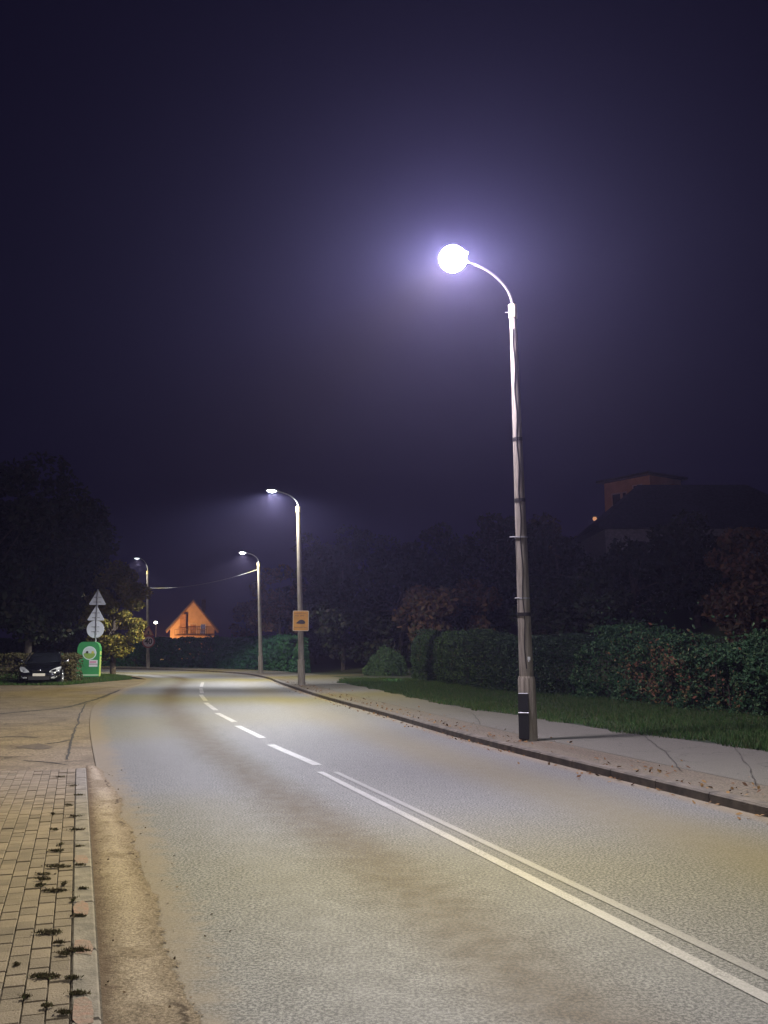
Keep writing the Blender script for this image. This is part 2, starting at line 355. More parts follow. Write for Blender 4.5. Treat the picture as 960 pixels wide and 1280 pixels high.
# gutter strip (from kerb face to road)
gut = []; A = []; B = []
for y in np.linspace(-12, 13.4, 60):
    xk = K0.x+(y-K0.y)*kd.x/kd.y; A.append((xk, y)); B.append((np.interp(y, [p.y for p in RL], [p.x for p in RL])+.12, y))
ys_g = np.arange(-8, 13.3, .04); mb = MB(); NG = 10; gv = []
jag = .0; jl = []
for y in ys_g:
    jag = jag*.8+random.uniform(-.02, .02); jl.append(jag+.03*math.sin(y*3.1)-.2*max(0, (y-11.5)/1.8))
for y, jg in zip(ys_g, jl):
    xk = K0.x+(y-K0.y)*kd.x/kd.y; xr = np.interp(y, [p.y for p in RL], [p.x for p in RL])+.24+jg
    for q in range(NG+1): gv.append((xk+(xr-xk)*q/NG, y, .006-.0035*q/NG+(.012*math.sin(q/NG*PI)*(1+math.sin(y*2.3)))*.5))
mb.add(gv, [(i*(NG+1)+j, i*(NG+1)+j+1, (i+1)*(NG+1)+j+1, (i+1)*(NG+1)+j) for i in range(len(ys_g)-1) for j in range(NG)])
me = mb.mesh('gutter'); ul = me.uv_layers.new(name='UVMap'); 
for lp_ in me.loops: ul.data[lp_.index].uv = (ys_g[lp_.vertex_index//(NG+1)], (lp_.vertex_index % (NG+1))/NG)
gutter = link('gutter', me, M_GUTTER, smooth=True); gutter['kind'] = 'structure'
# apron sheet left of the road
lp = [(p.x+.25, p.y) for p in RL if 11.5 < p.y < 49.5]
ap = lp+[(-13.6, 49.0), (-13.9, 46.6), (-14.2, 43.8), (-15.0, 41.8), (-30, 41.3), (-60, 41), (-60, 10), (-14, 10.5)]+[K(-.02, 9, 0)[:2], K(-.02, -.2, 0)[:2]]
poly_sheet('forecourt', ap, -.012, M_APRON)
# pavers
mb = MB(); bw, bl, gp = .104, .16, .006
for ci in range(60):
    o = .143+ci*bw
    s0 = -.0 - (0 if ci < 6 else 0)
    for ri in range(110):
        sc = -.10-ri*bl-(bl/2 if ci % 2 else 0)+.05
        if sc < -16: break
        q = K(sc, o+bw/2); 
        if q[1] < .5: continue
        if q[1] < 1 and q[0] > 3: continue
        dz = random.uniform(-.005, .003)
        mb.box((q[0], q[1], -.004+dz), (bw-gp, bl-gp, .05), math.atan2(kd.y, kd.x)-PI/2+random.uniform(-.008, .008), bev=.0035)
mb.build('block_paving', M_PAVER, kind='structure')
poly_sheet('paving_bed', [K(.02, .0), K(.02, 6.5), K(-16, 6.5), K(-16, .0)], .010, mat('joint_sand', (.055, .042, .028), .95, noise=.4, nscale=20, bump=.6))
mb = MB()
for k in range(16):
    q = K(-.5-k*1.0, .075); mb.box((q[0], q[1], -.03), (.13, .985, .11), math.atan2(kd.y, kd.x)-PI/2, bev=.01, mi=0)
mb.build('kerb_edging', M_LKERB, kind='structure')
mb = MB()
for (s, l) in ((-5.75, .32), (-7.15, .30), (-7.95, .28), (-8.9, .3)):
    pts = [K(s+l*x+random.uniform(-.03, .03), .085+.05*y+random.uniform(-.008, .008), .0275) for x, y in ((-.5, -.8), (-.1, -1), (.3, -.9), (.5, -.2), (.45, .7), (.1, .95), (-.3, .8), (-.5, .2))]
    mb.add(pts, [tuple(range(8))])
mb.build('red_paint_mark', M_REDP, kind='structure')
# cracks in the forecourt / road edge
def crack(pix, w, z=-.007):
    pts = resample([G(*p) for p in pix], .12); mb = MB(); pr = None; off = Vector((0, 0, 0)); q = []
    for i, p in enumerate(pts):
        off = off*.85+Vector((random.uniform(-.014, .014), random.uniform(-.02, .02), 0)); ww = w*random.uniform(.4, 1.3)
        d = (pts[min(i+1, len(pts)-1)]-pts[max(i-1, 0)]).normalized(); nn = Vector((-d.y, d.x, 0))*ww/2
        q.append((p+off-nn, p+off+nn))
    for a, b in zip(q, q[1:]): mb.add([a[0][:2]+(z,), b[0][:2]+(z,), b[1][:2]+(z,), a[1][:2]+(z,)], [(0, 1, 2, 3)])
    return mb
for pix, w in (([(108, 879), (101, 890), (92, 915), (86, 935), (83, 949)], .045), ([(-20, 893), (30, 889), (80, 884), (112, 876), (128, 871), (150, 862)], .15),
               ([(60, 929), (75, 927), (88, 924)], .06), ([(30, 950), (60, 952), (85, 955)], .05), ([(-10, 944), (20, 946), (40, 945)], .04), ([(-10, 922), (20, 920), (50, 921)], .10)):
    crack(pix, w).build('pavement_crack', M_CRACK, kind='structure')
for pix, w in (([(760, 905), (800, 925), (830, 948), (850, 975)], .014), ([(560, 886), (590, 898), (600, 912)], .014), ([(905, 930), (930, 960), (945, 995)], .012)):
    o_ = crack([(x_, y_) for x_, y_ in pix], w, .1115); o_.build('sidewalk_crack', M_CRACK, kind='structure')
# dark damp patch
mb = MB(); pts = [G(x, y) for x, y in ((18, 933), (35, 930.5), (48, 928.5), (60, 931), (67, 933), (60, 935.5), (44, 936), (28, 934.5))]
mb.add([(p.x, p.y, -.008) for p in pts], [tuple(range(len(pts)))]); mb.build('pothole_patch', mat('patch_dark', (.06, .042, .026), .9, noise=.4, nscale=9), kind='structure')

# ---- right side: kerb, setts, sidewalk, grass
def offs(pts, d):
    out = []
    for i, p in enumerate(pts):
        t_ = (pts[min(i+1, len(pts)-1)]-pts[max(i-1, 0)]).normalized(); out.append(p+Vector((t_.y, -t_.x))*d)
    return out
RRn = [p for p in RR if p.y < 84]
KH = .11; mb = MB()
dense = resample([(p.x, p.y) for p in RRn], .5); dense = [Vector((p.x, p.y)) for p in dense]
k0 = offs(dense, .0); k1 = offs(dense, .02); k2 = offs(dense, .15)
for i in range(0, len(dense)-1):
    jz = 0.0; seam = (i % 2 == 0)
    g_ = .012 if seam else 0
    a, b = (k0[i], k0[i+1]); a = a.lerp(b, g_/.5) if g_ else a
    a1 = k1[i].lerp(k1[i+1], g_/.5) if g_ else k1[i]; a2 = k2[i].lerp(k2[i+1], g_/.5) if g_ else k2[i]
    v_ = [(a.x, a.y, -.05), (b.x, b.y, -.05), (a.x, a.y, KH-.02), (b.x, b.y, KH-.02), (a1.x, a1.y, KH), (k1[i+1].x, k1[i+1].y, KH), (a2.x, a2.y, KH), (k2[i+1].x, k2[i+1].y, KH), (a2.x, a2.y, -.05), (k2[i+1].x, k2[i+1].y, -.05)]
    mb.add(v_, [(0, 1, 3, 2), (2, 3, 5, 4), (4, 5, 7, 6), (6, 7, 9, 8), (0, 2, 4, 6, 8), (1, 9, 7, 5, 3)])
mb.build('kerb', M_KERB, kind='structure')
k3 = offs(dense, .95)
strip_between('sett_strip', k2, k3, KH-.012, M_STRIP)
gw = [(24, -30)]+[tuple(G(px, py, KH))[:2] for px, py in ((960, 938), (821, 921), (650, 894), (595, 886.5), (537, 876), (464, 860), (425, 853))]
gline = [Vector((p.x, p.y)) for p in resample(gw, .5)]
def at_y(line, y):
    ys = [p.y for p in line]; return float(np.interp(y, ys, [p.x for p in line]))
ys = np.arange(-28, 57, .5)
A = [(at_y(k3, y), y) for y in ys]; B = [((at_y(gline, y) if y < gline[-1].y else at_y(k3, y)+2.6), y) for y in ys]
strip_between('sidewalk', A, B, KH-.008, M_WALK)
k4 = offs(dense, 3.2); far = [i for i, p in enumerate(dense) if p.y > 55.5]
strip_between('sidewalk', [k3[i] for i in far], [k4[i] for i in far], KH-.004, M_WALK)
# side path going off to the right behind the second lamp
strip_between('side_path', [(-5.6, 51.5), (-1, 54.0), (8, 58)], [(-5.2, 49.4), (-.6, 51.8), (8.5, 55.6)][:3], KH+.0, M_WALK)
# raised soil/grass verge under the blades
C_ = [(B[i][0]+9, B[i][1]) for i in range(len(B))]
strip_between('grass_verge', B, C_, KH-.004, mat('verge_soil', (.018, .03, .010), .95, noise=.4, nscale=4, bump=.6), kind='structure')
M_GRASS = leafmat('grass_blades', [(.016, .042, .010), (.03, .075, .017), (.045, .10, .022), (.06, .085, .025), (.08, .08, .035)])
def blades(name, pts, h, seed=1, w=.006):
    r = np.random.default_rng(seed); n = len(pts); hh = (h*r.uniform(.45, 1.4, n)*(1+.45*vnoise(pts, 2.6, 1)+.25*vnoise(pts, 9, 2)))[:, None]; a = r.uniform(0, 2*PI, n); d = np.stack([np.cos(a), np.sin(a), np.zeros(n)], 1)
    lean = r.normal(size=(n, 3))*.35; lean[:, 2] = 1; V = np.stack([pts-d*w, pts+d*w, pts+lean*hh], 1)
    return link(name, quads_mesh(name, V), M_GRASS)
# sample between sidewalk edge and hedge
HB = [Vector(p) for p in ((15.7, -8), G(960, 904)[:2], G(745, 878)[:2], G(624, 868)[:2], G(513, 852)[:2], (-.4, 52.7))]
hb = [Vector((p.x, p.y)) for p in resample([(p.x, p.y) for p in HB], .5)]
n = 150000; y = 9+ (46-9)*rng.uniform(size=n)**1.5; x0 = np.interp(y, [p.y for p in gline], [p.x for p in gline]); x1 = np.interp(y, [p.y for p in hb], [p.x for p in hb])
edge_n = .10*np.sin(y*2.1)+.07*np.sin(y*5.3+1); u = rng.uniform(size=n); x = x0-.06+edge_n+(x1-x0+.9)*u
pts = np.stack([x, y, np.full(n, KH-.01)], 1); o = blades('grass', pts, .085, 2, .008); tag(o, 'green mown grass strip between sidewalk and hedge', 'grass', kind='stuff')
# left grass island at the signs
isl = [(-14.0, 41.4), (-13.7, 44.0), (-13.4, 46.6), (-13.1, 48.6), (-13.9, 51.2), (-16.4, 56.0), (-20.4, 60.3), (-30, 66), (-60, 77), (-60, 41), (-30, 41.3), (-17, 41.3)]
poly_sheet('grass_island', isl, -.004, mat('island_soil', (.03, .035, .014), .95, noise=.5, nscale=3, bump=.5))
n = 50000; yy = rng.uniform(41, 60, n); xr = np.interp(yy, [41.4, 44, 46.6, 48.6, 51.2, 56, 60.3], [-14, -13.7, -13.4, -13.1, -13.9, -16.4, -20.4]); xx = xr-9*rng.uniform(size=n)**1.3
o = blades('grass', np.stack([xx, yy, np.zeros(n)], 1), .10, 5, .012); tag(o, 'rough grass around the foot of the traffic sign post', 'grass', kind='stuff')
# weeds in paving joints
M_WEED = leafmat('weed_leaves', [(.06, .055, .026), (.10, .08, .042), (.075, .052, .030), (.075, .09, .035)], .8)
pix = [(75, 974, 14, 3), (92, 985, 10, 3), (98, 997, 12, 3), (87, 1010, 8, 3), (92, 1024, 14, 3), (66, 1021, 5, 2), (96, 1041, 16, 4), (68, 1041, 9, 3), (70, 1068, 16, 6), (99, 1062, 8, 3), (72, 1088, 22, 7), (55, 1098, 16, 5), (100, 1086, 10, 3),
       (70, 1119, 24, 8), (52, 1104, 14, 5), (104, 1116, 9, 4), (97, 1151, 14, 5), (60, 1172, 22, 9), (95, 1195, 22, 9), (78, 1199, 10, 4), (55, 1228, 26, 12), (90, 1230, 16, 5), (98, 1250, 18, 8), (33, 1254, 8, 4), (58, 1266, 9, 4), (80, 1274, 14, 4), (75, 1185, 8, 4), (20, 1213, 5, 2), (50, 1112, 10, 8), (84, 1010, 3, 14), (76, 1060, 3, 20), (80, 1110, 3, 18), (92, 1130, 3, 20)]
W_ = []
for px, py, sx, sy in pix:
    c = G(px, py); k = int(30+sx*sy*1.3); rx = sx*c.y/F*.75; ry = max(.02, min(.07, sy*c.y*c.y/F/1.65*.3))
    a = rng.uniform(-1, 1, (k, 2))*np.sqrt(rng.uniform(.0, 1, (k, 1)))
    q = np.array([[c.x, c.y, .026]])+np.stack([a[:, 0]*rx*rng.uniform(.4, 1.3, k), a[:, 1]*ry*rng.uniform(.1, 1, k)**2, rng.uniform(0, .010, k)], 1); W_.append(q)
WP = np.concatenate(W_); gp_ = WP[rng.integers(0, len(WP), 1800)]+rng.normal(0, .012, (1800, 3))*np.array([1, .6, 0]); ob = blades('weeds', gp_, .015, 14, .0022); ob.data.materials.clear(); ob.data.materials.append(M_WEED); tag(ob, 'thin grassy blades sprouting from joints beside the left edging stones', 'weeds', kind='stuff')
o = leaves('weeds', WP, .0085, M_WEED, seed=4, var=.7); tag(o, 'small dark weeds and moss in the joints of the block paving', 'weeds', kind='stuff')
# fallen leaves and litter along right kerb and left gutter
M_FALL = leafmat('fallen_leaves', [(.10, .045, .018), (.16, .08, .03), (.22, .13, .05), (.07, .035, .018)], .8)
n = 1500; yy = 7+38*rng.uniform(size=n)**1.2; kx = np.interp(yy, [p.y for p in k2], [p.x for p in k2]); clump = (np.sin(yy*1.7)+np.sin(yy*4.1+2)) > .2
so = np.where(rng.uniform(size=n) < .35, -rng.exponential(.10, n)-.17, rng.exponential(.35, n)); zz = np.where(so < -.15, .012, KH+.006)
pts = np.stack([kx+so, yy, zz], 1)[clump | (rng.uniform(size=n) < .4)]
o = leaves('fallen_leaves', pts, .032, M_FALL, seed=8, up=3); tag(o, 'brown fallen leaves scattered along the right kerb', 'leaves', kind='stuff')
n = 500; yy = rng.uniform(3.6, 13, n); kx = K0.x+(yy-K0.y)*kd.x/kd.y; pts = np.stack([kx+rng.exponential(.14, n)+.02, yy, np.full(n, .004)], 1)
o = leaves('grit', pts, .011, leafmat('grit_bits', [(.03, .02, .012), (.14, .09, .05), (.22, .17, .12)], .9), seed=9, up=2); tag(o, 'small stones and dry debris in the dirt gutter on the left', 'debris', kind='stuff')

# ---------------------------------------------------------------- lamps
def lamp_light(name, loc, power, road_dir=None, col=(1, .97, .95), back=.45, parent=None, ang=174, sup=.85):
    """LED optic: colour and strength vary with the angle from the nadir, weaker behind the pole"""
    L = bpy.data.lights.new(name, 'SPOT'); L.energy = power; L.spot_size = R(ang); L.spot_blend = .15; L.shadow_soft_size = .07; L.use_nodes = True
    t = NT(L); em = L.node_tree.nodes['Emission']; g = t.node('ShaderNodeNewGeometry'); sp = t.node('ShaderNodeSeparateXYZ'); t.link(g.outputs['Incoming'], sp.inputs[0])
    cz = t.math('ABSOLUTE', sp.outputs[2]); an = t.math('MULTIPLY', t.math('ARCCOSINE', t.math('MINIMUM', cz, .9999)), 180/PI)
    nv = t.noise(g.outputs['Incoming'], 2.2, 1)
    an2 = t.math('ADD', an, t.math('MULTIPLY', t.math('SUBTRACT', nv, .5), 22))
    yel = t.math('MULTIPLY', t.band(an2, 46, 16), .70)
    c = t.mix(yel, col, (.95, .81, .18)); c = t.mix(t.remap(an, 62, 74), c, (.90, .94, .97))
    t.link(c, em.inputs['Color'])
    st = t.remap(an, 15, 62, .75, 3.4); st = t.math('MULTIPLY', st, t.remap(an, 69, 82, 1, .04))
    if road_dir is not None:
        d = t.node('ShaderNodeVectorMath', operation='DOT_PRODUCT'); t.link(g.outputs['Incoming'], d.inputs[0]); d.inputs[1].default_value = (road_dir[0], road_dir[1], 0)
        st = t.math('MULTIPLY', st, t.remap(d.outputs['Value'], -.55, .0, back, 1))
    if road_dir is not None:
        bk = t.remap(d.outputs['Value'], -.6, -.1, 1, 0); st = t.math('MULTIPLY', st, t.math('SUBTRACT', 1, t.math('MULTIPLY', bk, t.remap(an, 22, 50, 0, sup))))
    t.link(st, em.inputs['Strength'])
    o = bpy.data.objects.new(name, L); COL.objects.link(o); o.location = loc; o.rotation_euler = (0, 0, 0)
    if parent: o.parent = parent
    return o
def street_lamp(base, top, lamp, label, group, globe=False, glass=None, power=1000, bands=(), r0=.155, r1=.062, step=1.07, door=False, lightcol=(1, .98, .955), back=.32, cone=174, sup=.85):
    """base, top (top of concrete), lamp: world points; local frame = world offset"""
    base = Vector(base); e = empty('street_lamp', base, label=label, cat='street lamp', group=group)
    T = Vector(top)-base; Lp = Vector(lamp)-base
    ax = lambda z: Vector((T.x*z/T.z, T.y*z/T.z, z))
    mb = MB(); mb.tube([ax(-.1), ax(step-.06), ax(step)], [r0, r0*.96, r0*.86], 20); mb.build('pole_base', M_POLE, e, smooth=True)
    mb = MB(); zs = np.linspace(step, T.z, 14); rs = [r0*.78+(r1-r0*.78)*(z-step)/(T.z-step) for z in zs]
    mb.tube([ax(z) for z in zs], [float(r) for r in rs], 16); mb.build('pole', M_POLE, e, smooth=True)
    mb = MB(); c0 = ax(T.z-.12); mb.tube([c0, ax(T.z+.13)], r1+.014, 16); mb.build('collar', M_CREAM, e, smooth=True)
    rd = Vector((Lp.x-T.x, Lp.y-T.y, 0)); al = rd.length; rd.normalize()
    p0 = ax(T.z+.1); rise = Lp.z-p0.z; pts = []
    for k in range(13):
        u = k/12; a = u*PI/2; pts.append(p0+rd*((al-.18)*(1-math.cos(a)))+Vector((0, 0, rise*math.sin(a)+.02*math.sin(a))))
    mb = MB(); mb.tube(pts, [.028-.008*k/12 for k in range(13)], 10); mb.build('arm', M_ARM if globe else M_GALV, e, smooth=True)
    # luminaire
    ang = math.atan2(rd.y, rd.x)
    lum = bpy.data.objects.new('luminaire', None); bpy.data.objects.remove(lum)
    mb = MB()
    if globe:
        mb.ell((-.02, 0, .235), (.11, .09, .05), 20, 8, -.3, 1); mb.tube([(-.30, 0, .18), (-.05, 0, .25)], .03, 10)
    else:
        rings = []
        for u, wy, h in ((-.30, .03, .05), (-.22, .06, .07), (-.10, .12, .10), (.05, .145, .11), (.2, .13, .10), (.30, .07, .06), (.33, .02, .03)):
            rings.append([(u, wy*math.cos(q), .02+h*(.5+.5*math.sin(q)) if math.sin(q) > 0 else .02+h*.5*(1+math.sin(q))*.8) for q in np.linspace(0, 2*PI, 14, endpoint=False)])
        mb.loft(rings)
    lo = mb.build('luminaire', M_HOUS, e, Lp, smooth=True); lo.rotation_euler = (0, 0, ang)
    mb = MB()
    if globe: mb.ell((0, 0, .02), (.235, .235, .225), 28, 16)  # round globe takes the shape of the lamp's blown-out bloom
    else: mb.ell((.06, 0, .035), (.2, .115, .07), 20, 8, -1, 0)
    g = mb.build('lamp_glass', glass, lo, smooth=True)
    if power: lamp_light('lamp_light', (0, 0, .02 if globe else -.06), power, (rd.x, rd.y), lightcol, back, parent=lo, ang=cone, sup=sup)
    for z in bands:
        r = r0*.78+(r1-r0*.78)*(z-step)/(T.z-step)+.006; mb = MB(); mb.tube([ax(z-.03), ax(z+.03)], r, 16); mb.build('steel_band', M_BAND, e, smooth=True)
    return e, ax
# main lamp
b1 = G(661, 926, KH-.02); t1 = P(641, 390, b1.y-.05); l1 = P(566, 325, b1.y-.55)
grp = 'concrete street lamps along the right side of the road'
def zb(py): return P(650, py, b1.y).z-b1.z
e1, ax1 = street_lamp(b1, t1, l1, 'tall near street lamp with glaring round light and black box on its foot', grp, True, M_GLOW, P_LAMP, [zb(550), zb(626), zb(768)], door=True)
for z, s in ((zb(672), 1), (zb(748), .7)):
    mb = MB(); c = ax1(z); mb.tube([c+Vector((-.17*s-.04, -.06, 0)), c+Vector((.0, -.06, .005))], .009, 8); mb.tube([ax1(z-.012), ax1(z+.012)], .112, 16); mb.build('bracket', M_GALV, e1)
mb = MB(); c = ax1(.45); mb.box((c.x-.085, c.y-.13, .42), (.17, .10, .76), -.3, bev=.012); mb.box((c.x-.085, c.y-.13, .47), (.18, .108, .02), -.3, bev=.004, mi=1)
mb.build('service_box', [M_BLACK, M_GALV], e1)
mb = MB(); c = ax1(zb(823)); mb.box((c.x+.035, c.y-.125, c.z), (.045, .006, .06)); mb.box((c.x+.03, c.y-.125, c.z-.04), (.02, .006, .03)); mb.build('paper_scrap', mat('paper', (.7, .7, .68), .8), e1)
mb = MB(); c = ax1(T_ if False else t1.z-b1.z); mb.tube([c+Vector((-.14, -.03, -.02)), c+Vector((-.03, -.03, -.02))], .008, 6); mb.build('bolt', M_GALV, e1)
mb = MB()
cp = [ax1(z)+Vector((-.02+.012*math.sin(z*7), -(.118-.008*z)-.01, 0)) for z in np.linspace(1.2, 7.2, 40)]
mb.tube(cp, .008, 6); mb.build('cable', M_BAND, e1)
# second lamp
b2 = G(377, 857, KH-.02); t2 = P(373, 637, b2.y); l2 = P(341, 614.5, b2.y-.6)
e2, ax2 = street_lamp(b2, t2, l2, 'street lamp carrying the yellow warning sign', grp, False, M_GLOW2, P_LAMP*.9, [], r0=.155, r1=.085, cone=174, back=.6, sup=.2)
# third lamp
b3 = G(326, 842, KH-.02); t3 = P(323.5, 706, b3.y); l3 = P(304, 691.5, b3.y-.5)
e3, ax3 = street_lamp(b3, t3, l3, 'street lamp with a wire running off its top to the left', grp, False, M_GLOW2, P_LAMP*.75, [], r0=.15, r1=.085, cone=140, back=.5, sup=.3)
b4 = G(185, 835.5, KH-.02); t4 = P(184.5, 716, b4.y); l4 = P(172, 698.5, b4.y-.6)
e4, ax4 = street_lamp(b4, t4, l4, 'farthest tall street lamp, above the round speed limit sign', grp, False, M_GLOW3, P_LAMP*.5, [5.2], r0=.14, r1=.085, cone=136)
# lamp behind the camera
b0 = Vector((9.9, -7.4, KH-.02)); e0, ax0 = street_lamp(b0, b0+Vector((0, 0, 7.7)), b0+Vector((-1.5, -.55, 8.35)), 'street lamp standing behind the viewer on the right sidewalk', grp, False, M_GLOW2, P_LAMP*.55, [], back=.75, sup=.0)
# far tiny lamp
bf = P(194, 815, 150); bf.z = 0; tf = P(194.5, 779, 150)
e = empty('street_lamp', bf, label='tiny distant lit lamp beside the orange house gable', cat='street lamp')
mb = MB(); mb.tube([(0, 0, 0), (0, 0, tf.z-.1)], [.09, .05], 8); mb.build('pole', M_GALV, e)
mb = MB(); mb.ell((-.1, 0, tf.z+.1), (.28, .28, .2), 12, 8); mb.build('lamp_glass', mat('far_lamp_glass', (.9, .9, .8), .3, emit=(1, .95, .75), es=9), e)
# overhead wire
def wire(a, b, sag, r, label):
    a, b = Vector(a), Vector(b); pts = [a.lerp(b, k/24)-Vector((0, 0, sag*4*(k/24)*(1-k/24))) for k in range(25)]
    mb = MB(); mb.tube(pts, r, 5); tag(mb.build('overhead_wire', M_WIRE), label, 'wire')
wa = P(322, 712, b3.y); wb = P(186, 735, b4.y); wire(wa, wb, .35, .016, 'pale overhead wire sagging from third lamp post toward the left')

# ---------------------------------------------------------------- signs
def arc(cx, cz, r, n, a0=0, a1=2*PI): return [(cx+r*math.cos(a0+(a1-a0)*k/n), cz+r*math.sin(a0+(a1-a0)*k/n)) for k in range(n)]
def rrect(w, h, r, n=6):
    p = []
    for cx, cz, a in ((w/2-r, h/2-r, 0), (-w/2+r, h/2-r, PI/2), (-w/2+r, -h/2+r, PI), (w/2-r, -h/2+r, 1.5*PI)):
        p += [(cx+r*math.cos(a+PI/2*k/n), cz+r*math.sin(a+PI/2*k/n)) for k in range(n+1)]
    return p
def rtri(w, r, n=5):
    h = w*math.sqrt(3)/2; C = [(w/2-r*1.732, -h/3+r), (0, 2*h/3-2*r), (-w/2+r*1.732, -h/3+r)]; p = []
    for (cx, cz), a in zip(C, (-PI/2, PI/6, 5*PI/6)): p += [(cx+r*math.cos(a+2*PI/3*k/n), cz+r*math.sin(a+2*PI/3*k/n)) for k in range(n+1)]
    return p
def plate(name, poly, c, th, m, parent, y=0):
    mb = MB(); mb.prism([(x+c[0], z+c[1]) for x, z in poly], y, y+th); return mb.build(name, m, parent)
# yellow sign on lamp 2 (own thing)
sc = P(376, 776, b2.y-.17); ys_ = empty('warning_sign', sc, .09, label='yellow rectangular sign with black hedgehog silhouette on lamp post', cat='sign')
M_YEL = mat('sign_yellow', (.66, .30, .02), .5, noise=.1, nscale=4); M_INK = mat('sign_ink', (.03, .02, .012), .6); M_YINK = mat('sign_faded_ink', (.30, .14, .03), .6); M_CRM = mat('sign_pale_edge', (.62, .48, .30), .5)
plate('plate', rrect(.66, .84, .05), (0, 0), .012, M_CRM, ys_, 0); plate('panel', rrect(.60, .78, .04), (0, 0), .004, M_YEL, ys_, -.006)
hog = [(-.21, -.10), (-.16, -.055), (-.12, -.02), (-.08, .015), (-.03, .04), (.03, .045), (.09, .03), (.14, 0), (.17, -.05), (.175, -.095), (.13, -.125), (.04, -.13), (-.06, -.125), (-.13, -.12)]
plate('emblem', hog[::-1], (.01, 0), .003, M_INK, ys_, -.010)
for z, xs in ((.30, ((-.20, .12), (-.05, .20), (.15, .14))), (.21, ((-.15, .16), (.05, .14))), (-.27, ((-.18, .14), (0, .16), (.18, .12)))):
    for x, w in xs:
        k = x-w/2; mb = MB()
        while k < x+w/2: mb.box((k, -.008, z), (.012, .003, .05)); mb.box((k+.012, -.008, z+random.choice((-.018, 0, .018))), (.018, .003, .012)); k += .034
        mb.build('word', M_YINK, ys_)
for dz in (.2, -.2): mb = MB(); mb.box((.0, .03, dz), (.05, .06, .03)); mb.build('bracket', M_GALV, ys_)
# speed limit + warning triangle on lamp 4
M_RED = mat('sign_red', (.26, .04, .03), .5); M_WHT = mat('sign_white', (.46, .34, .31), .5); M_WARN = mat('sign_amber', (.45, .22, .09), .55)
c4 = P(185.5, 802, b4.y-.2); sl = empty('speed_limit_sign', c4, .25, label='round red-rimmed speed limit sign reading 40 on far lamp post', cat='sign')
plate('rim', arc(0, 0, .47, 40), (0, 0), .012, M_RED, sl); plate('face', arc(0, 0, .37, 40), (0, 0), .004, M_WHT, sl, -.006)
tx = bpy.data.curves.new('t', 'FONT'); tx.body = '40'; tx.size = .56; tx.align_x = 'CENTER'; tx.align_y = 'CENTER'; tx.extrude = .002; tx.offset = .012
to = bpy.data.objects.new('t', tx); COL.objects.link(to); bpy.context.view_layer.update(); dg = bpy.context.evaluated_depsgraph_get()
me = bpy.data.meshes.new_from_object(to.evaluated_get(dg)); bpy.data.objects.remove(to); me.transform(Matrix.Rotation(PI/2, 4, 'X')); me.transform(Matrix.Translation((0, -.010, 0)))
link('digits', me, M_INK, sl)
for dz in (.1, -.1): mb = MB(); mb.box((0, .04, dz), (.05, .07, .03)); mb.build('bracket', M_GALV, sl)
c5 = P(185.5, 791, b4.y-.2); wt = empty('warning_sign', c5+Vector((0, 0, .03)), .25, label='triangular warning sign fixed above the round speed limit sign', cat='sign')
plate('rim', rtri(.9, .05), (0, 0), .012, M_RED, wt); plate('face', rtri(.68, .03), (0, 0), .004, M_WARN, wt, -.006)
mb = MB(); mb.box((0, -.008, .0), (.10, .003, .20)); mb.box((0, -.008, -.15), (.26, .003, .05)); mb.build('symbol', M_INK, wt)
mb = MB(); mb.box((0, .04, 0), (.05, .07, .03)); mb.build('bracket', M_GALV, wt)
# sign post seen from behind
sb = G(117.5, 847.5); st = P(122.3, 737, sb.y); sp = empty('traffic_sign_post', sb, label='leaning steel post with backs of two triangular signs and one round sign', cat='sign post')
d = st-sb
mb = MB(); mb.tube([(0, 0, -.1), d], .034, 12); mb.build('post', M_GALV, sp, smooth=True)
mb = MB(); mb.ell(tuple(d), (.04, .04, .03), 10, 6); mb.build('cap', M_GALV, sp, smooth=True)
def back(name, poly, px, py):
    q = P(px, py, sb.y)-sb; mb = MB(); mb.prism([(x+q.x, z+q.z) for x, z in poly], q.y+.06, q.y+.072); o = mb.build(name, M_SIGNB, sp)
    for dz in (-.13, .13): mb = MB(); mb.box((q.x, q.y+.048, q.z+dz), (.42, .022, .035)); mb.box((q.x+.01, q.y+.015, q.z+dz), (.10, .08, .036)); mb.build('clamp', M_GALV, o)
    return o
back('triangular_plate', rtri(.98, .05), 121.6, 749.5); back('triangular_plate', rtri(.98, .05), 119.6, 769); back('round_plate', arc(0, 0, .475, 40), 118.8, 786.5)

# ---------------------------------------------------------------- green clothes container
gc = G(106, 848); gc.y += .6; gb = empty('recycling_container', gc, .16, label='green rounded-top recycling container with white round emblem behind the sign post', cat='container')
M_GRN = mat('container_green', (.035, .24, .07), .45, noise=.12, nscale=2); M_PALE = mat('container_pale_band', (.42, .58, .38), .5); M_GRN2 = mat('container_side_yellow_green', (.38, .48, .14), .5)
k = gc.y/F; wc, hc, dc = 1.16, 1.94, .8
prof = [(-wc/2, 0), (wc/2, 0), (wc/2, hc-.42)]+[(wc/2-.30*(1-math.cos(a)) , hc-.42+.42*math.sin(a)) for a in np.linspace(.3, PI/2, 5)]+[(-wc/2+.30*(1-math.cos(a)), hc-.42+.42*math.sin(a)) for a in np.linspace(PI/2, .3, 5)]+[(-wc/2, hc-.42)]
mb = MB(); mb.prism(prof, -dc/2, dc/2); mb.build('body', M_GRN, gb)
mb = MB(); mb.prism([(x*1.02, z if z > .01 else .02) for x, z in prof if z > hc-.45], -dc/2-.03, -dc/2+.0); 
plate('emblem_rim', arc(.06, hc-.60, .36, 40), (0, 0), .02, mat('emblem_rim', (.6, .72, .66), .5), gb, -dc/2-.022)
e_ = plate('emblem', arc(.06, hc-.60, .32, 40), (0, 0), .006, mat('emblem_white', (.50, .55, .55), .5), gb, -dc/2-.028)
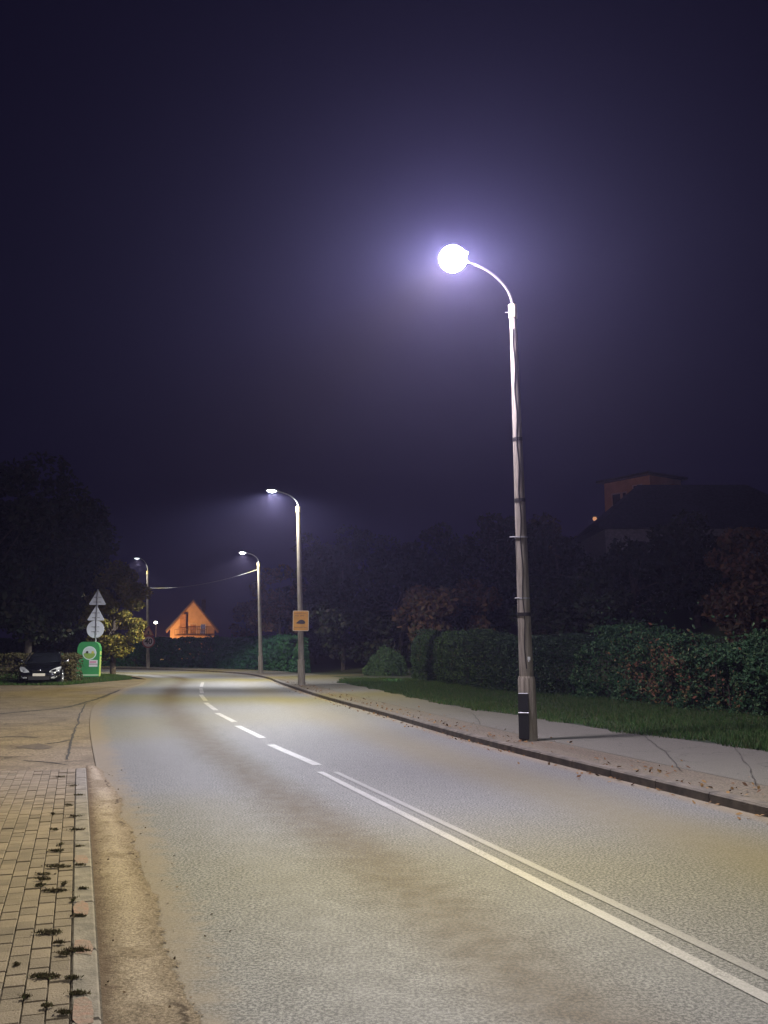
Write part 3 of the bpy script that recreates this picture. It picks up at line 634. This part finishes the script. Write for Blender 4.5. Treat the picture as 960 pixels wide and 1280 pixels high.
plate('emblem_meadow', [(.06+.31*math.cos(a), hc-.60+.31*math.sin(a)) for a in np.linspace(PI+.15, 2*PI-.15, 16)]+[(.25, hc-.58), (.12, hc-.62), (0, hc-.60), (-.12, hc-.57)], (0, 0), .004, mat('emblem_meadow', (.22, .36, .07), .5), e_, -dc/2-.033)
plate('emblem_spot', arc(-.06, hc-.56, .07, 12), (0, 0), .004, M_INK, e_, -dc/2-.038); plate('emblem_spot', arc(.23, hc-.56, .07, 12), (0, 0), .004, mat('emblem_yellow', (.5, .45, .08), .5), e_, -dc/2-.038)
n_ = plate('notice', rrect(.44, .36, .01), (.28, .79), .006, mat('notice_white', (.6, .6, .6), .5), gb, -dc/2-.010)
mb = MB(); mb.box((.26, -dc/2-.013, .86), (.34, .004, .09), mi=0); mb.box((.28, -dc/2-.013, .75), (.42, .004, .03), mi=1); mb.build('notice_print', [mat('notice_pink', (.55, .22, .33), .5), M_INK], n_)
plate('bottom_band', rrect(1.16, .07, .01), (0, .17), .006, M_PALE, gb, -dc/2-.010)
mb = MB(); mb.box((wc/2+.006, 0, .62), (.012, .5, 1.05)); mb.box((wc/2+.006, 0, 1.33), (.012, .5, .2)); mb.build('side_label', M_GRN2, gb)
mb = MB(); mb.box((0, 0, .045), (wc+.04, dc+.04, .07), bev=.01); mb.build('skid', M_BLACK, gb)

# ---------------------------------------------------------------- car
cp_ = G(48, 856); hd = math.atan2(-cp_.y, -cp_.x)   # toward camera
car = empty('parked_car', (cp_.x, cp_.y, -.01), hd+PI/2-R(8), label='black hatchback parked facing the road in front of low hedges', cat='car')
car_front_back = 1
M_CAR = mat('black_car_paint', (.006, .007, .010), .22, .2, coat=1, spec=.6); M_GLASS = mat('car_glass', (.01, .012, .015), .06, spec=.8)
M_TYRE = mat('tyre', (.015, .015, .015), .85); M_RIM = mat('alloy', (.55, .55, .56), .3, .9); M_CHR = mat('chrome', (.7, .7, .72), .15, 1)
M_HEAD = mat('headlamp_lens', (.62, .64, .70), .18, .3, coat=1); M_PLATE = mat('number_plate', (.68, .64, .58), .5)
# local: x right, -y = forward (front at y=0), length to +y
def sect(y, hw, z0, z1, tum=.06, n=20, pw=4.0):
    r = []
    for k_ in range(n):
        a = 2*PI*k_/n; cx, cz = math.cos(a), math.sin(a); x = hw*abs(cx)**(2/pw)*(1 if cx > 0 else -1); zz = abs(cz)**(2/pw)*(1 if cz > 0 else -1)
        z = (z0+z1)/2+(z1-z0)/2*zz; x *= 1-tum*max(0, zz); r.append((x, y, z))
    return r
mb = MB()
mb.loft([sect(y, hw, z0, z1, .10) for y, hw, z0, z1 in ((.0, .55, .28, .56), (.04, .70, .24, .64), (.14, .80, .20, .70), (.35, .86, .18, .78), (.75, .885, .17, .88), (1.15, .89, .17, .95), (2.0, .89, .17, .98), (3.2, .89, .18, 1.0), (3.9, .86, .22, 1.0), (4.15, .80, .28, .96), (4.22, .70, .34, .88))])
mb.build('body', M_CAR, car, smooth=True)
def gh(y, hw, z1): return [(-.80, y, .90), (-hw-.06, y, 1.0), (-hw, y, z1-.10), (-hw+.10, y, z1), (0, y, z1+.02), (hw-.10, y, z1), (hw, y, z1-.10), (hw+.06, y, 1.0), (.80, y, .90)]
mb = MB(); mb.loft([gh(y, hw, z) for y, hw, z in ((1.02, .70, .96), (1.25, .69, 1.10), (1.55, .665, 1.26), (1.85, .64, 1.39), (2.2, .63, 1.45), (2.9, .63, 1.45), (3.6, .62, 1.38), (3.95, .60, 1.18), (4.12, .60, 1.0))]); mb.build('cabin', M_GLASS, car, smooth=True)
mb = MB(); mb.loft([[(-.56, y, z), (-.3, y, z+.03), (0, y, z+.04), (.3, y, z+.03), (.56, y, z)] for y, z in ((1.86, 1.395), (2.2, 1.455), (2.9, 1.46), (3.6, 1.39))], cap=False, closed=False); mb.build('roof', M_CAR, car, smooth=True)
for s in (-1, 1):
    mb = MB(); mb.tube([(s*.775, 1.0, .97), (s*.70, 1.4, 1.20), (s*.64, 1.82, 1.40)], .028, 8); mb.build('windscreen_pillar', M_CAR, car, smooth=True)
    mb = MB(); hl = [(.42, -.02, .56), (.62, .03, .54), (.80, .17, .60), (.885, .42, .74), (.875, .55, .80), (.74, .36, .775), (.58, .16, .70), (.46, .05, .63)]
    mb.add([(s*x, y-.02, z) for x, y, z in hl]+[(s*x*.95, y+.12, z) for x, y, z in hl], [tuple(range(8)) if s < 0 else tuple(range(7, -1, -1))]+[((i, (i+1) % 8, 8+(i+1) % 8, 8+i)) for i in range(8)]); mb.build('headlight', M_HEAD, car)
    mb = MB(); fl = [(.50, .0, .30), (.66, .04, .29), (.76, .12, .36), (.74, .12, .42), (.62, .03, .38), (.52, .0, .34)]
    mb.add([(s*x, y-.025, z) for x, y, z in fl]+[(s*x*.95, y+.1, z) for x, y, z in fl], [tuple(range(6)) if s < 0 else tuple(range(5, -1, -1))]+[((i, (i+1) % 6, 6+(i+1) % 6, 6+i)) for i in range(6)]); mb.build('fog_light', M_HEAD, car)
    mb = MB(); mb.ell((s*.99, 1.22, 1.03), (.12, .06, .075), 14, 8); mb.tube([(s*.82, 1.25, .98), (s*.95, 1.23, 1.01)], .02, 6); mb.build('wing_mirror', M_CHR if s > 0 else M_CAR, car, smooth=True)
    for wy in (.82, 3.45):
        mb = MB(); mb.tube([(s*.68, wy, .31), (s*.72, wy, .31), (s*.885, wy, .31), (s*.905, wy, .31)], [.29, .315, .315, .29], 28); w = mb.build('wheel', M_TYRE, car, smooth=True)
        mb = MB(); mb.tube([(s*.90, wy, .31), (s*.912, wy, .31)], [.215, .20], 24); 
        for q in range(5):
            a = q*2*PI/5; mb.tube([(s*.915, wy, .31), (s*.925, wy+.19*math.cos(a), .31+.19*math.sin(a))], [.035, .028], 6)
        mb.build('rim', M_RIM, w)
        mb = MB(); mb.tube([(s*.885, wy+.345*math.cos(a), .31+.345*math.sin(a)) for a in np.linspace(-.15, PI+.15, 16)], .028, 6); mb.build('wheel_arch', M_CAR, car, smooth=True)
mb = MB(); mb.prism(rrect(.52, .115, .01), 0, .01); mb.build('number_plate', M_PLATE, car, (0, -.03, .45))
mb = MB(); mb.prism(rrect(.9, .16, .05), -.012, .06); mb.build('grille', M_BLACK, car, (0, .0, .30))
mb = MB()
for z in (.585, .61, .635): mb.box((0, .01, z), (.62, .03, .008))
mb.build('upper_grille', M_BLACK, car)
mb = MB(); mb.ell((0, .015, .655), (.085, .02, .045), 16, 8); mb.build('badge', M_CHR, car, smooth=True)
mb = MB()
for x0, x1 in ((-.55, .02), (.03, .55)): mb.tube([(x0, 1.06, .985), (x1, 1.10, 1.01)], .009, 5)
mb.build('wiper', M_BLACK, car)

# ---------------------------------------------------------------- foliage
M_HEDGE = leafmat('hedge_leaves', [(.016, .034, .020), (.024, .050, .025), (.038, .07, .030), (.022, .038, .026)])
M_HEDGEW = leafmat('mixed_hedge_leaves', [(.014, .042, .018), (.03, .085, .032), (.06, .13, .048), (.024, .065, .032), (.12, .19, .07)])
M_AUT = leafmat('autumn_leaves', [(.22, .09, .05), (.30, .15, .08), (.17, .14, .05), (.09, .042, .028), (.06, .08, .03)])
M_YG = leafmat('yellow_green_leaves', [(.13, .13, .02), (.20, .16, .03), (.10, .11, .02), (.24, .16, .035), (.08, .085, .02)])
M_DK = leafmat('dark_leaves', [(.014, .022, .012), (.024, .032, .014), (.034, .028, .016), (.018, .028, .016)])
M_BR = leafmat('brown_leaves', [(.10, .05, .03), (.14, .075, .04), (.07, .055, .03), (.06, .04, .03)])
M_TRIM = leafmat('trimmed_hedge_leaves', [(.06, .05, .02), (.085, .07, .028), (.05, .055, .02), (.10, .075, .035)])
M_BARK = mat('bark', (.06, .045, .032), .9, noise=.4, nscale=6, bump=.8, bscale=20)
def hedge(name, line, width, h, nleaf, size, mt, label, group=None, rough=.18, cat='hedge', top=None, autumn=None, seed=0):
    """line: front foot polyline (x,y); hedge body lies to the right of travel direction"""
    line = [Vector(p) for p in line]; L = [0]
    for a, b in zip(line, line[1:]): L.append(L[-1]+(b-a).length)
    r = np.random.default_rng(seed+11); base = line[0]; z0 = hz(base.x, base.y)
    s = r.uniform(0, L[-1], nleaf); i = np.clip(np.searchsorted(L, s)-1, 0, len(line)-2); La = np.array(L); u = (s-La[i])/(La[i+1]-La[i])
    xy = np.array([[p.x, p.y] for p in line]); p = xy[i]*(1-u[:, None])+xy[i+1]*u[:, None]; d = xy[i+1]-xy[i]; d /= np.linalg.norm(d, axis=1)[:, None]; nn = np.stack([d[:, 1], -d[:, 0]], 1)
    hh = h if top is None else np.interp(s, [t_[0] for t_ in top], [t_[1] for t_ in top])
    # pick a surface: front 45%, top 25%, back 10%, inside 20%
    c = r.uniform(size=nleaf); w = np.where(c < .5, 0, np.where(c < .78, r.uniform(0, 1, nleaf), np.where(c < .85, 1., r.uniform(.05, .95, nleaf))))
    v = np.where((c >= .5) & (c < .78), 1., r.uniform(0, 1, nleaf)); 
    depth = np.abs(r.normal(0, .10, nleaf))
    q = np.stack([p[:, 0], p[:, 1], v*hh], 1); nz = vnoise(q, 1.6, seed)*rough+vnoise(q, 5.1, seed+3)*rough*.5; nz = np.where((r.uniform(size=nleaf) < .06) & (v > .9), nz+r.exponential(.12, nleaf)*rough*2, nz)
    rnd = .18*np.clip(v-.75, 0, 1)/.25*(1-np.abs(2*w-1))*0
    ww = w*width+np.where(w < .5, depth+nz-.0, -depth-nz); ww += np.where(w < .5, 1, -1)*.35*np.clip((v-.8)/.2, 0, 1)**2*(width*.5)
    zz = v*hh-np.where(v > .98, depth*.8, 0)+nz*1.2*v
    X = p+nn*ww[:, None]; zg = np.array([hz(a, b_) for a, b_ in X]); pts = np.stack([X[:, 0], X[:, 1], np.maximum(zz, .03)+zg], 1)
    e = empty(name, (base.x, base.y, z0), label=label, cat=cat, group=group); org = np.array([base.x, base.y, z0])
    if autumn is None: leaves('foliage', pts-org, size, mt, e, seed=seed)
    else:
        f = autumn(pts); a_ = r.uniform(size=len(pts)) < f
        leaves('foliage', pts[~a_]-org, size, mt, e, seed=seed); leaves('autumn_foliage', pts[a_]-org, size*1.05, M_AUT, e, seed=seed+1)
    # woody inner mass
    mb = MB(); k = resample([(q.x, q.y) for q in line], .45); hm = float(np.mean(hh)) if not np.isscalar(hh) else h
    for a in k:
        for j in range(3):
            ux = random.uniform(.15, .85)*width; b0_ = Vector((a.x, a.y, 0))-Vector(base[:]+(0,)) if False else Vector((a.x-base.x, a.y-base.y, 0))
            t1_ = b0_+Vector((ux, random.uniform(-.2, .2), hm*random.uniform(.6, .95))); mb.tube([b0_+Vector((ux, 0, hz(a.x+ux, a.y)-z0)), t1_], [.018, .005], 5, cap=False)
    mb.build('stems', M_BARK, e); return e
def blob(pts, f): return pts
# mixed hedge near right (irregular, with red/yellow leaves)
def aut(p):
    # reddish patches between px 770-870
    px = 480+F*p[:, 0]/p[:, 1]; zc = p[:, 2]
    return .72*np.exp(-((px-818)/40)**2)*np.exp(-((zc-.9)/.75)**2)*(.35+.65*(np.sin(px*.35)+np.sin(zc*5+px*.1) > -.2)) + .2*np.exp(-((px-900)/30)**2)*np.exp(-((zc-.5)/.5)**2)
seg = [p for p in hb]
near = [q for q in seg if 11 < q.y < 29.5][::-1]; midl = [q for q in seg if 29.0 < q.y < 45.6][::-1]
# travel direction decreasing y => right side would be -x; so reverse (increasing y: right = +x)
near = near[::-1]; midl = midl[::-1]
hedge('hedge', near, 1.9, 1.75, 80000, .050, M_HEDGEW, 'tall loose green hedge with rusty red autumn leaves at the right edge', top=[(0, 2.2), (4, 2.35), (6, 2.0), (8.5, 2.25), (11, 1.8), (13, 2.0), (20, 1.95)], autumn=aut, rough=.6, seed=1)
hedge('hedge', midl, 1.6, 1.9, 70000, .042, M_HEDGE, 'long trimmed dark hedge behind the near lamp post, ending squarely left', top=[(0, 2.0), (4, 2.1), (9, 2.25), (20, 2.3)], rough=.2, seed=2)
def bush(name, c, r, n, size, mt, label, group=None, cat='bush', seed=0, lift=0):
    rr = np.random.default_rng(seed+50); z0 = hz(c[0], c[1]); e = empty(name, (c[0], c[1], z0), label=label, cat=cat, group=group)
    d = rr.normal(size=(n, 3)); d /= np.linalg.norm(d, axis=1)[:, None]; d[:, 2] = np.abs(d[:, 2])*1.0-.15
    k = (1-np.abs(rr.normal(0, .18, n)))*(1+.28*vnoise(d, 3.1, seed)+.14*vnoise(d, 8, seed)); pts = d*k[:, None]*np.array(r)+np.array([0, 0, lift]); pts[:, 2] = np.maximum(pts[:, 2], .03)
    leaves('foliage', pts, size, mt, e, seed=seed)
    mb = MB()
    for j in range(14):
        a = rr.uniform(0, 2*PI); q = rr.uniform(.2, .75); mb.tube([(.05*math.cos(a), .05*math.sin(a), -.05), (q*r[0]*.5*math.cos(a), q*r[1]*.5*math.sin(a), r[2]*.5), (q*r[0]*math.cos(a), q*r[1]*math.sin(a), r[2]*.85)], [.03, .018, .006], 5, cap=False)
    mb.build('stems', M_BARK, e); return e
q = G(480, 847); bush('bush', (q.x+.1, q.y+.6), (1.25, 1.0, 1.75), 14000, .05, leafmat('light_bush_leaves', [(.05, .10, .04), (.08, .15, .06), (.11, .17, .07), (.05, .09, .045)]), 'rounded lighter green bush left of the long trimmed hedge', seed=3)
q = G(495, 855); bush('plant', (q.x, q.y), (.8, .45, .32), 1800, .055, leafmat('low_plant_leaves', [(.05, .14, .05), (.08, .2, .07), (.06, .15, .06)]), 'low leafy plant spreading on the grass before the hedge', cat='plant', seed=4)
q = G(368, 843); bush('shrub', (q.x+.25, q.y+1.2), (.7, .7, 2.3), 5000, .08, leafmat('shrub_leaves', [(.04, .11, .045), (.05, .14, .055), (.03, .08, .035)]), 'upright green shrub just left of the signed lamp post', cat='shrub', seed=5)
# far hedge beyond the bend
fh = [(-60, 96.5), (-40, 87.5), (-28, 81.5), (-20, 77.5), (-14, 73.5), (-9.5, 68), (-6.5, 62.5)]
hedge('hedge', fh[::-1], 1.6, 2.4, 62000, .15, leafmat('far_hedge_leaves', [(.02, .07, .04), (.03, .10, .05), (.04, .12, .06), (.025, .06, .045)]), 'long clipped hedge across the far side of the bend', rough=.14, seed=6)
# low trimmed hedges at the car
q0, q1 = G(-60, 853), G(30, 850)
hedge('hedge', [(-27, 45.6), (-15.3, 45.6)], -1.1, 1.4, 9000, .06, M_TRIM, 'low trimmed hedge left of and behind the parked car', rough=.05, seed=7)
hedge('hedge', [(-15.15, 43.4), (-14.42, 43.4)], -1.2, 1.35, 5000, .055, M_TRIM, 'short boxy trimmed hedge between the car and the green container', rough=.05, seed=8)
# trees
def tree(name, x, y, h, cr, ch, mt, label, n=9000, size=.16, group=None, seed=0, clumps=38, trunk=.2, low=.25, sq=1.0, cone=False):
    rr = np.random.default_rng(seed+100); z0 = hz(x, y); e = empty(name, (x, y, z0), label=label, cat='tree', group=group)
    cz = h-ch/2; cc = []
    for _ in range(clumps):
        d = rr.normal(size=3); d /= np.linalg.norm(d); k = rr.uniform(.35, .95)**.6
        p = np.array([d[0]*cr*k*sq, d[1]*cr*k, cz+d[2]*ch/2*k])
        if cone:
            u = rr.uniform(0, 1); a = rr.uniform(0, 2*PI); rad = cr*(1-u)*rr.uniform(.5, 1); p = np.array([rad*math.cos(a), rad*math.sin(a), h-ch+ch*u])
        cc.append(p)
    cc = np.array(cc); idx = rr.integers(0, clumps, n); rc = cr*rr.uniform(.22, .42, clumps)*(.7 if cone else 1)
    d = rr.normal(size=(n, 3)); d /= np.linalg.norm(d, axis=1)[:, None]; k = rr.uniform(.25, 1, n)**.45
    pts = cc[idx]+d*(k*rc[idx])[:, None]*np.array([1, 1, .75]); pts[:, 2] = np.maximum(pts[:, 2], .15)
    leaves('crown', pts, size, mt, e, seed=seed)
    mb = MB(); lean = rr.uniform(-.3, .3, 2); top = Vector((lean[0], lean[1], h*.8))
    mb.tube([Vector((0, 0, -.3)), Vector((lean[0]*.2, 0, h*.2)), Vector((lean[0]*.6, lean[1]*.5, h*.5)), top], [trunk*1.25, trunk, trunk*.65, .04], 10)
    for j in range(min(14, clumps)):
        c = Vector(cc[j]); s0 = top*rr.uniform(.35, .85); mb.tube([s0, s0.lerp(c, .5)+Vector((0, 0, .2)), c], [trunk*.35, trunk*.2, .02], 6, cap=False)
    mb.build('trunk', M_BARK, e, smooth=True); return e
gl = 'dark trees on the left behind the car'
def tx_(px, Y): return (px-480)/F*Y
tree('tree', tx_(146, 58)+.0, 58, 7.0, 1.9, 6.5, M_YG, 'yellow-green autumn tree beside the traffic sign post', 22000, .10, seed=21, clumps=44, trunk=.16)
tree('tree', tx_(40, 55), 55, 12.5, 4.2, 11.0, M_DK, 'tall dark tree behind the parked car', 13000, .19, seed=22, clumps=50)
tree('tree', tx_(88, 66), 66, 13.0, 3.6, 12.5, M_DK, 'tall dark tree behind the green container and sign post', 12000, .2, seed=23, clumps=50)
tree('tree', tx_(-25, 50), 50, 11.5, 3.8, 10.3, M_DK, 'dark tree cut off by the left edge of the picture', 10000, .2, seed=24)
# brown tree behind lamp 3/2
tree('tree', tx_(352, 66), 66, 7.4, 2.2, 5.0, M_BR, 'brown-leaved small tree between the second and third lamp posts', 5000, .14, seed=25, clumps=30, trunk=.12)
tree('tree', tx_(311, 92), 92, 6.6, 1.9, 4.8, leafmat('rust_leaves', [(.16, .06, .03), (.10, .05, .03), (.2, .09, .04)]), 'rust-coloured small tree to the right of the orange house gable', 3500, .15, seed=26, clumps=24, trunk=.12)
k = 0
for px, Y, h, cr, col, lab in ((430, 64, 9.5, 3.3, M_DK, 'dark tree directly right of the signed lamp post'), (395, 78, 11.0, 3.6, M_DK, 'dark tree behind the signed lamp post, set back'), (500, 60, 8.6, 3.3, M_DK, 'broad dark tree behind the rounded light bush'),
        (560, 52, 5.6, 2.6, M_BR, 'low brownish tree rising behind the trimmed hedge'), (620, 58, 8.5, 3.2, M_DK, 'dark tree just left of the near lamp post'), (700, 50, 6.6, 3.0, M_DK, 'dark tree right of the near lamp post, below the small warm light'),
        (665, 66, 8.8, 3.3, M_DK, 'dark tree standing behind the near lamp post'), (790, 44, 5.0, 2.6, M_DK, 'dark spreading tree below the hillside house'), (870, 44, 5.6, 2.6, M_DK, 'dark tree before the big roof on the hill'),
        (945, 36, 4.4, 2.2, M_BR, 'brownish tree above the hedge near the right edge'), (455, 86, 12, 4, M_DK, 'tallest dark tree far back, left of centre'), (560, 84, 9.5, 4, M_DK, 'dark tree high on the slope in the middle distance'), (740, 60, 5.6, 2.4, M_DK, 'dark tree hiding the foot of the hillside house')):
    k += 1; tree('tree', tx_(px, Y), Y, h, cr, h*.99, col, lab, 8000, .17 if Y > 50 else .13, seed=40+k, clumps=34, trunk=.15)

# ---------------------------------------------------------------- houses
M_ORW = mat('ochre_render', (.46, .30, .18), .85, noise=.1, nscale=1.5, bump=.2); M_ROOF = mat('dark_roof_tiles', (.035, .035, .045), .7, noise=.3, nscale=6, bump=.5)
M_WOOD = mat('brown_timber', (.20, .10, .05), .7, noise=.3, nscale=5); M_WIN = mat('dark_window', (.03, .03, .04), .15); M_FRAME = mat('window_frame', (.5, .42, .34), .6); M_RAIL = mat('balcony_rail', (.10, .06, .04), .6)
M_ORD = mat('plank_render', (.30, .16, .09), .85, noise=.25, nscale=3)
# gable house
hp = P(240, 809, 140); hx = hp.x; ha = empty('house', (hx, 140, 0), R(12), label='steep gabled house lit orange, balcony across its front', cat='house')
px = 140/F; hw = 29*px; ez = P(240, 786, 140).z; az = P(240, 751, 140).z
mb = MB(); mb.prism([(-hw+.25, -.1), (hw-.25, -.1), (hw-.25, ez), (0, az-.15), (-hw+.25, ez)], 0, 9); mb.build('wall', M_ORW, ha)
mb = MB()
for s in (-1, 1):
    n_v = [(s*(hw+.35), ez-.45), (0, az), (0, az+.22), (s*(hw+.45), ez-.28)]; mb.prism(n_v, -.7, 9.4)
rf = mb.build('roof', M_ROOF, ha)
mb = MB(); mb.box((1.6, 5, az-.5), (.6, .6, 1.8)); mb.build('chimney', M_ORD, rf)
mb = MB()
for s in (-1, 1): mb.prism([(s*(hw+.33), ez-.50), (0, az-.04), (0, az-.24), (s*(hw+.33)-s*.1, ez-.66)], -.76, -.702)
mb.build('bargeboard', M_WOOD, ha)
mb = MB(); mb.box((-1.45, -.25, ez-.2+.9), (.9, .5, 3.0)); mb.build('timber_bay', M_ORD, ha)
mb = MB(); mb.box((-.3, -.7, ez-1.05), (4.6, 1.4, .16)); bl_ = mb.build('balcony', M_WOOD, ha)
mb = MB(); mb.box((-.3, -1.36, ez-.1), (4.6, .06, .07)); 
for x_ in np.arange(-2.6, 2.05, .22): mb.box((x_, -1.36, ez-.55), (.05, .05, .9))
mb.build('railing', M_RAIL, bl_)
for x_, w_ in ((.1, 1.0), (1.55, .8)):
    mb = MB(); mb.box((x_, -.01, ez-.05), (w_, .06, 1.5)); w = mb.build('window', M_WIN if x_ > 1 else M_ORD, ha); mb = MB()
    for dx in (-w_/2, w_/2): mb.box((x_+dx, -.045, ez-.05), (.08, .05, 1.6))
    mb.box((x_, -.045, ez+.72), (w_, .05, .08)); mb.build('frame', M_FRAME, w)
mb = MB(); mb.box((0, -.01, 1.5), (1.6, .06, 1.4)); mb.build('window', M_WIN, ha)
# added orange lamps, out of sight, that light the house walls
def sodium(loc, h, power, label, col=(1, .52, .20), aim=None):
    e = empty('street_lamp', (loc[0], loc[1], hz(*loc[:2])), label=label, cat='street lamp'); mb = MB(); mb.tube([(0, 0, -.2), (0, 0, h)], [.07, .04], 8); mb.build('pole', M_GALV, e, smooth=True)
    mb = MB(); mb.ell((0, 0, h+.16), (.14, .14, .16), 14, 8); mb.build('lamp_glass', mat('sodium_glass', (.9, .6, .3), .3, emit=col, es=8), e, smooth=True)
    mb = MB(); mb.tube([(0, 0, h+.31), (0, 0, h+.36)], [.20, .05], 14); mb.build('lamp_hood', M_HOUS, e)
    L = bpy.data.lights.new('lamp_light', 'POINT'); L.energy = power; L.color = col; L.shadow_soft_size = .12
    o = bpy.data.objects.new('lamp_light', L); COL.objects.link(o); o.parent = e; o.location = (0, -.0, h-.22); o.location = (.0, .26, h+.1)
sodium((hx-3.5, 132), 2.4, 2300, 'unseen orange lamp on a short post, added to light the gabled house')  # added lamp behind the hedge, throws orange light on the gable
# hillside house
YB = 74; hb_ = P(760, 640, YB); hill_b = hz(tx_(790, YB), YB); A0 = P(755, 600, YB+4); A1 = P(812, 600, YB)
hh_ = empty('house', (A0.x, YB+4, hz(A0.x, YB)), math.atan2(-4, A1.x-A0.x), label='pale two-storey house high on the hillside, dimly lit orange', cat='house')
z_ = hz(A0.x, YB); ft = P(760, 594, YB).z-z_; wl = math.hypot(A1.x-A0.x, 4)
mb = MB(); mb.box((wl/2, 2, ft/2-1), (wl, 4, ft+2)); mb.build('wall', M_ORW, hh_)
mb = MB(); mb.box((wl/2, 1.9, ft+.12), (wl+.8, 5.0, .2)); mb.build('roof', M_ROOF, hh_)
mb = MB(); mb.box((wl+.6, 3.0, ft/2-1.2), (1.2, 3, ft+.9)); mb.build('side_wing', M_ORD, hh_)
for x_, z2, w_, h2 in ((1.35, ft-2.0, .95, 1.9), (2.2, ft-1.9, .45, 1.7), (3.6, ft-1.3, .9, 1.3)):
    mb = MB(); mb.box((x_, -.01, z2), (w_, .05, h2)); w = mb.build('window', M_WIN, hh_); mb = MB()
    for dx in (-w_/2, w_/2): mb.box((x_+dx, -.04, z2), (.09, .05, h2+.1))
    mb.box((x_, -.04, z2+h2/2), (w_, .05, .09)); mb.box((x_, -.06, z2-h2/2-.04), (w_+.2, .12, .08)); mb.build('frame', M_FRAME, w)
lx = P(772, 640, YB-9); sodium((lx.x-2, YB-9), 3.2, 170, 'unseen orange lamp on the hillside, added to light the pale house', (1, .45, .18))  # added lamp behind the dark roof, throws orange light on the wall
# small warm porch light at px 743,648
q = P(743.5, 648.5, 62); e = empty('garden_lamp', (q.x, 62, hz(q.x, 62)), label='small warm lamp glowing among dark trees below the hillside house', cat='lamp')
mb = MB(); mb.tube([(0, 0, -.2), (0, 0, q.z-hz(q.x, 62)-.12)], .04, 8); mb.build('post', M_BAND, e)
zz = q.z-hz(q.x, 62); mb = MB(); mb.ell((0, 0, zz), (.15, .15, .15), 12, 8); mb.build('lamp_glass', mat('porch_glass', (.8, .5, .3), .3, emit=(1, .45, .2), es=.28), e); mb = MB(); mb.tube([(0, 0, zz+.12), (0, 0, zz+.2)], [.2, .05], 12); mb.build('lamp_hood', M_BAND, e)
# big dark hipped roof
YR = 56; z_ = hz(tx_(860, YR), YR); rl = P(797, 606, YR); rr_ = P(934, 608, YR); rz_ = rl.z-z_
hr = empty('house', (rl.x, YR, z_), 0, label='unlit house with a big dark hipped roof, right side of the hill', cat='house')
L_ = rr_.x-rl.x; dd = 4.2
mb = MB(); ev = rz_-3.2
mb.add([(-3.6, -dd, ev), (L_+3.2, -dd, ev), (L_+3.2, dd, ev), (-3.6, dd, ev), (0, 0, rz_), (L_, 0, rz_)], [(0, 1, 5, 4), (1, 2, 5), (2, 3, 4, 5), (3, 0, 4), (3, 2, 1, 0)]); rf = mb.build('roof', M_ROOF, hr)

mb = MB(); mb.box((L_/2-.2, 0, (ev-1.5)/2-.03), (L_+5.6, dd*2-1.0, ev+1.5)); mb.build('wall', mat('grey_render', (.22, .2, .18), .9, noise=.2), hr)
for x_ in (-1.2, 1.6, 4.4, 7.2):
    mb = MB(); mb.box((x_, -dd+.47, ev-1.3), (1.0, .06, 1.1)); mb.build('window', M_WIN, hr)

# ---------------------------------------------------------------- night haze
mb = MB(); mb.box((0, 100, 24), (500, 300, 52)); 
m = bpy.data.materials.new('night_haze'); m.use_nodes = True; n = m.node_tree.nodes; n.remove(n['Principled BSDF'])
pv = n.new('ShaderNodeVolumePrincipled'); pv.inputs['Color'].default_value = (.53, .48, 1.0, 1); pv.inputs['Density'].default_value = HAZE; pv.inputs['Anisotropy'].default_value = .7  # violet scattering also imitates lens glow around the lamps
m.node_tree.links.new(pv.outputs[0], n['Material Output'].inputs['Volume'])
tag(mb.build('haze', m), 'thin pale night haze around the lamps, also standing in for lens glow', 'haze', kind='stuff')
